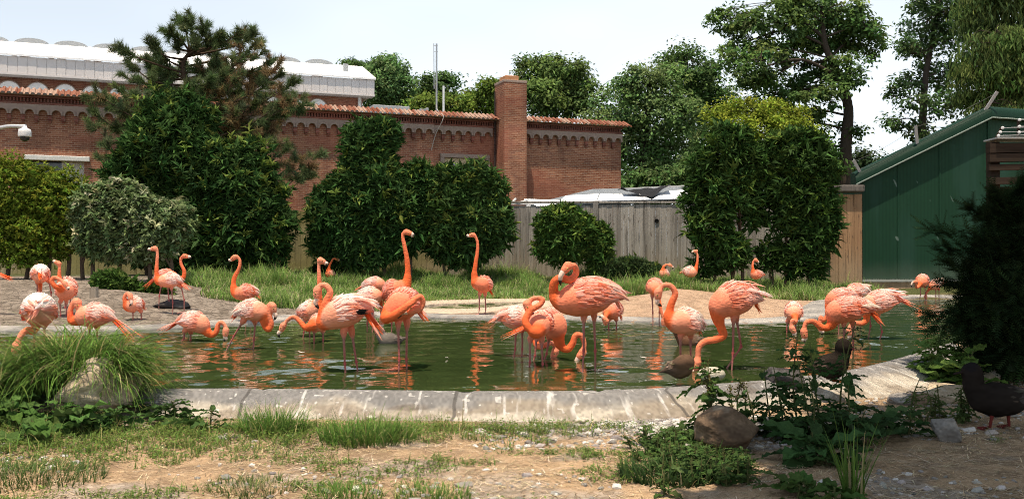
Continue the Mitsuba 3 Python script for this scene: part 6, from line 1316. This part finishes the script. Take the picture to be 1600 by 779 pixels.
def shade_tree():
    rng = rng_(96); t = thing('shade_tree', 'tree beside the viewer that shades the ducks and the right foreground', 'tree')
    B = Bag(); base = np.array([5.4, 2.2, -.2]); limb(B, [base, base + [-.1, 0, 2.0], base + [-.5, .2, 4.2], base + [-.9, .4, 6]], .24, .10, (.08, .065, .05), 10)
    # crown lobes given by the ground spots they shade
    lobes = [((2.6, 4.6), 4.6, .95), ((3.3, 5.6), 5.0, 1.0), ((4.0, 6.6), 4.8, 1.0), ((1.75, 4.35), 5.2, .62), ((2.05, 5.55), 4.4, .62), ((2.9, 6.35), 5.2, .50), ((4.7, 7.7), 5.0, 1.1), ((3.6, 4.4), 5.4, 1.2), ((1.40, 5.15), 4.9, .30), ((4.6, 5.4), 4.6, 1.2), ((1.2, 3.9), 4.7, .5), ((2.35, 6.35), 4.6, .34), ((3.9, 8.0), 5.6, .6), ((4.9, 8.8), 5.8, .8)]
    Bl = Bag()
    for (x, y), h, r in lobes:
        c = np.array([x, y, 0]) + SUN / SUN[2] * h; n = int(2400 * r * r); u = unit(rng, n); p = c + u * (rng.random((n, 1)) ** .45) * np.array([r, r, r * .55])
        limb(B, [base + [-.5, .2, 4.0], lerp(base + [-.5, .2, 4.4], c, .5) + [0, 0, .2], c], .07, .02, (.08, .065, .05), 6)
        m = n * 6; q = np.repeat(p, 6, 0) + rng.normal(0, .07, (m, 3)); nr = unit(rng, m) * .6 + [0, 0, 1]; Bl.add(*leaves(CARD, q, np.cross(nr, unit(rng, m)), nr, rng.uniform(.07, .13, m), .06, vary(rng, (.05, .085, .03), m, .2, .07)))
    # low boughs hanging beside the picture and the main crown overhead
    for c, r in (((5.6, 5.6, 2.6), 1.1), ((6.6, 7.4, 2.4), 1.3), ((5.0, 3.6, 3.2), 1.1), ((4.6, 2.0, 2.6), 1.1), ((6.6, 5.0, 4.6), 1.5), ((5.2, 2.4, 6.2), 1.7), ((3.4, 1.0, 6.6), 1.5), ((6.4, .5, 5.5), 1.6), ((3.6, -.8, 4.4), 1.3)):
        c = np.array(c); n = int(700 * r * r); u = unit(rng, n); p = c + u * (rng.random((n, 1)) ** .45) * r * np.array([1, 1, .8]); limb(B, [base + [-.3, .1, 3.0], lerp(base + [-.3, .1, 3.6], c, .5) + [0, 0, .2], c], .07, .02, (.08, .065, .05), 6)
        m = n * 6; q = np.repeat(p, 6, 0) + rng.normal(0, .09, (m, 3)); nr = unit(rng, m) * .6 + [0, 0, 1]; Bl.add(*leaves(CARD, q, np.cross(nr, unit(rng, m)), nr, rng.uniform(.09, .15, m), .07, vary(rng, (.05, .085, .03), m, .2, .07)))
    put('trunk', B.mesh(), 'mat_bark', t, color=B.color()); put('crown', Bl.mesh(), 'mat_leaf', t, color=Bl.color(), kind='stuff')
shade_tree()

# a few moulted white feathers adrift on the water
rng = rng_(140)
for (u, v, w_) in ((386, 596, 'close to the rim, right of the sedge clump'), (700, 560, 'in open water right of the scarf-necked front bird'), (1010, 560, 'left of the white-bodied flamingo'), (476, 552, 'near the bird dipping a black bill tip')):
    d_ = ZC * F / (v - HV); p = P(u, v, d_)[None] + [0, 0, .012]; a_ = rng.uniform(0, 6.28); L_ = rng.uniform(.06, .10)
    fv, ff, fc = feather_batch(p, np.array([[math.cos(a_), math.sin(a_), .12]]), np.array([[0, 0, 1.0]]), np.array([L_]), np.array([L_ * .3]), np.array([-.06]), np.array([[.86, .74, .70]]), np.array([[.9, .86, .83]]))
    put('floating_feather', (fv, ff), 'mat_feather', color=fc, label='small white feather floating ' + w_, cat='feather', group='white feathers floating on the pond')
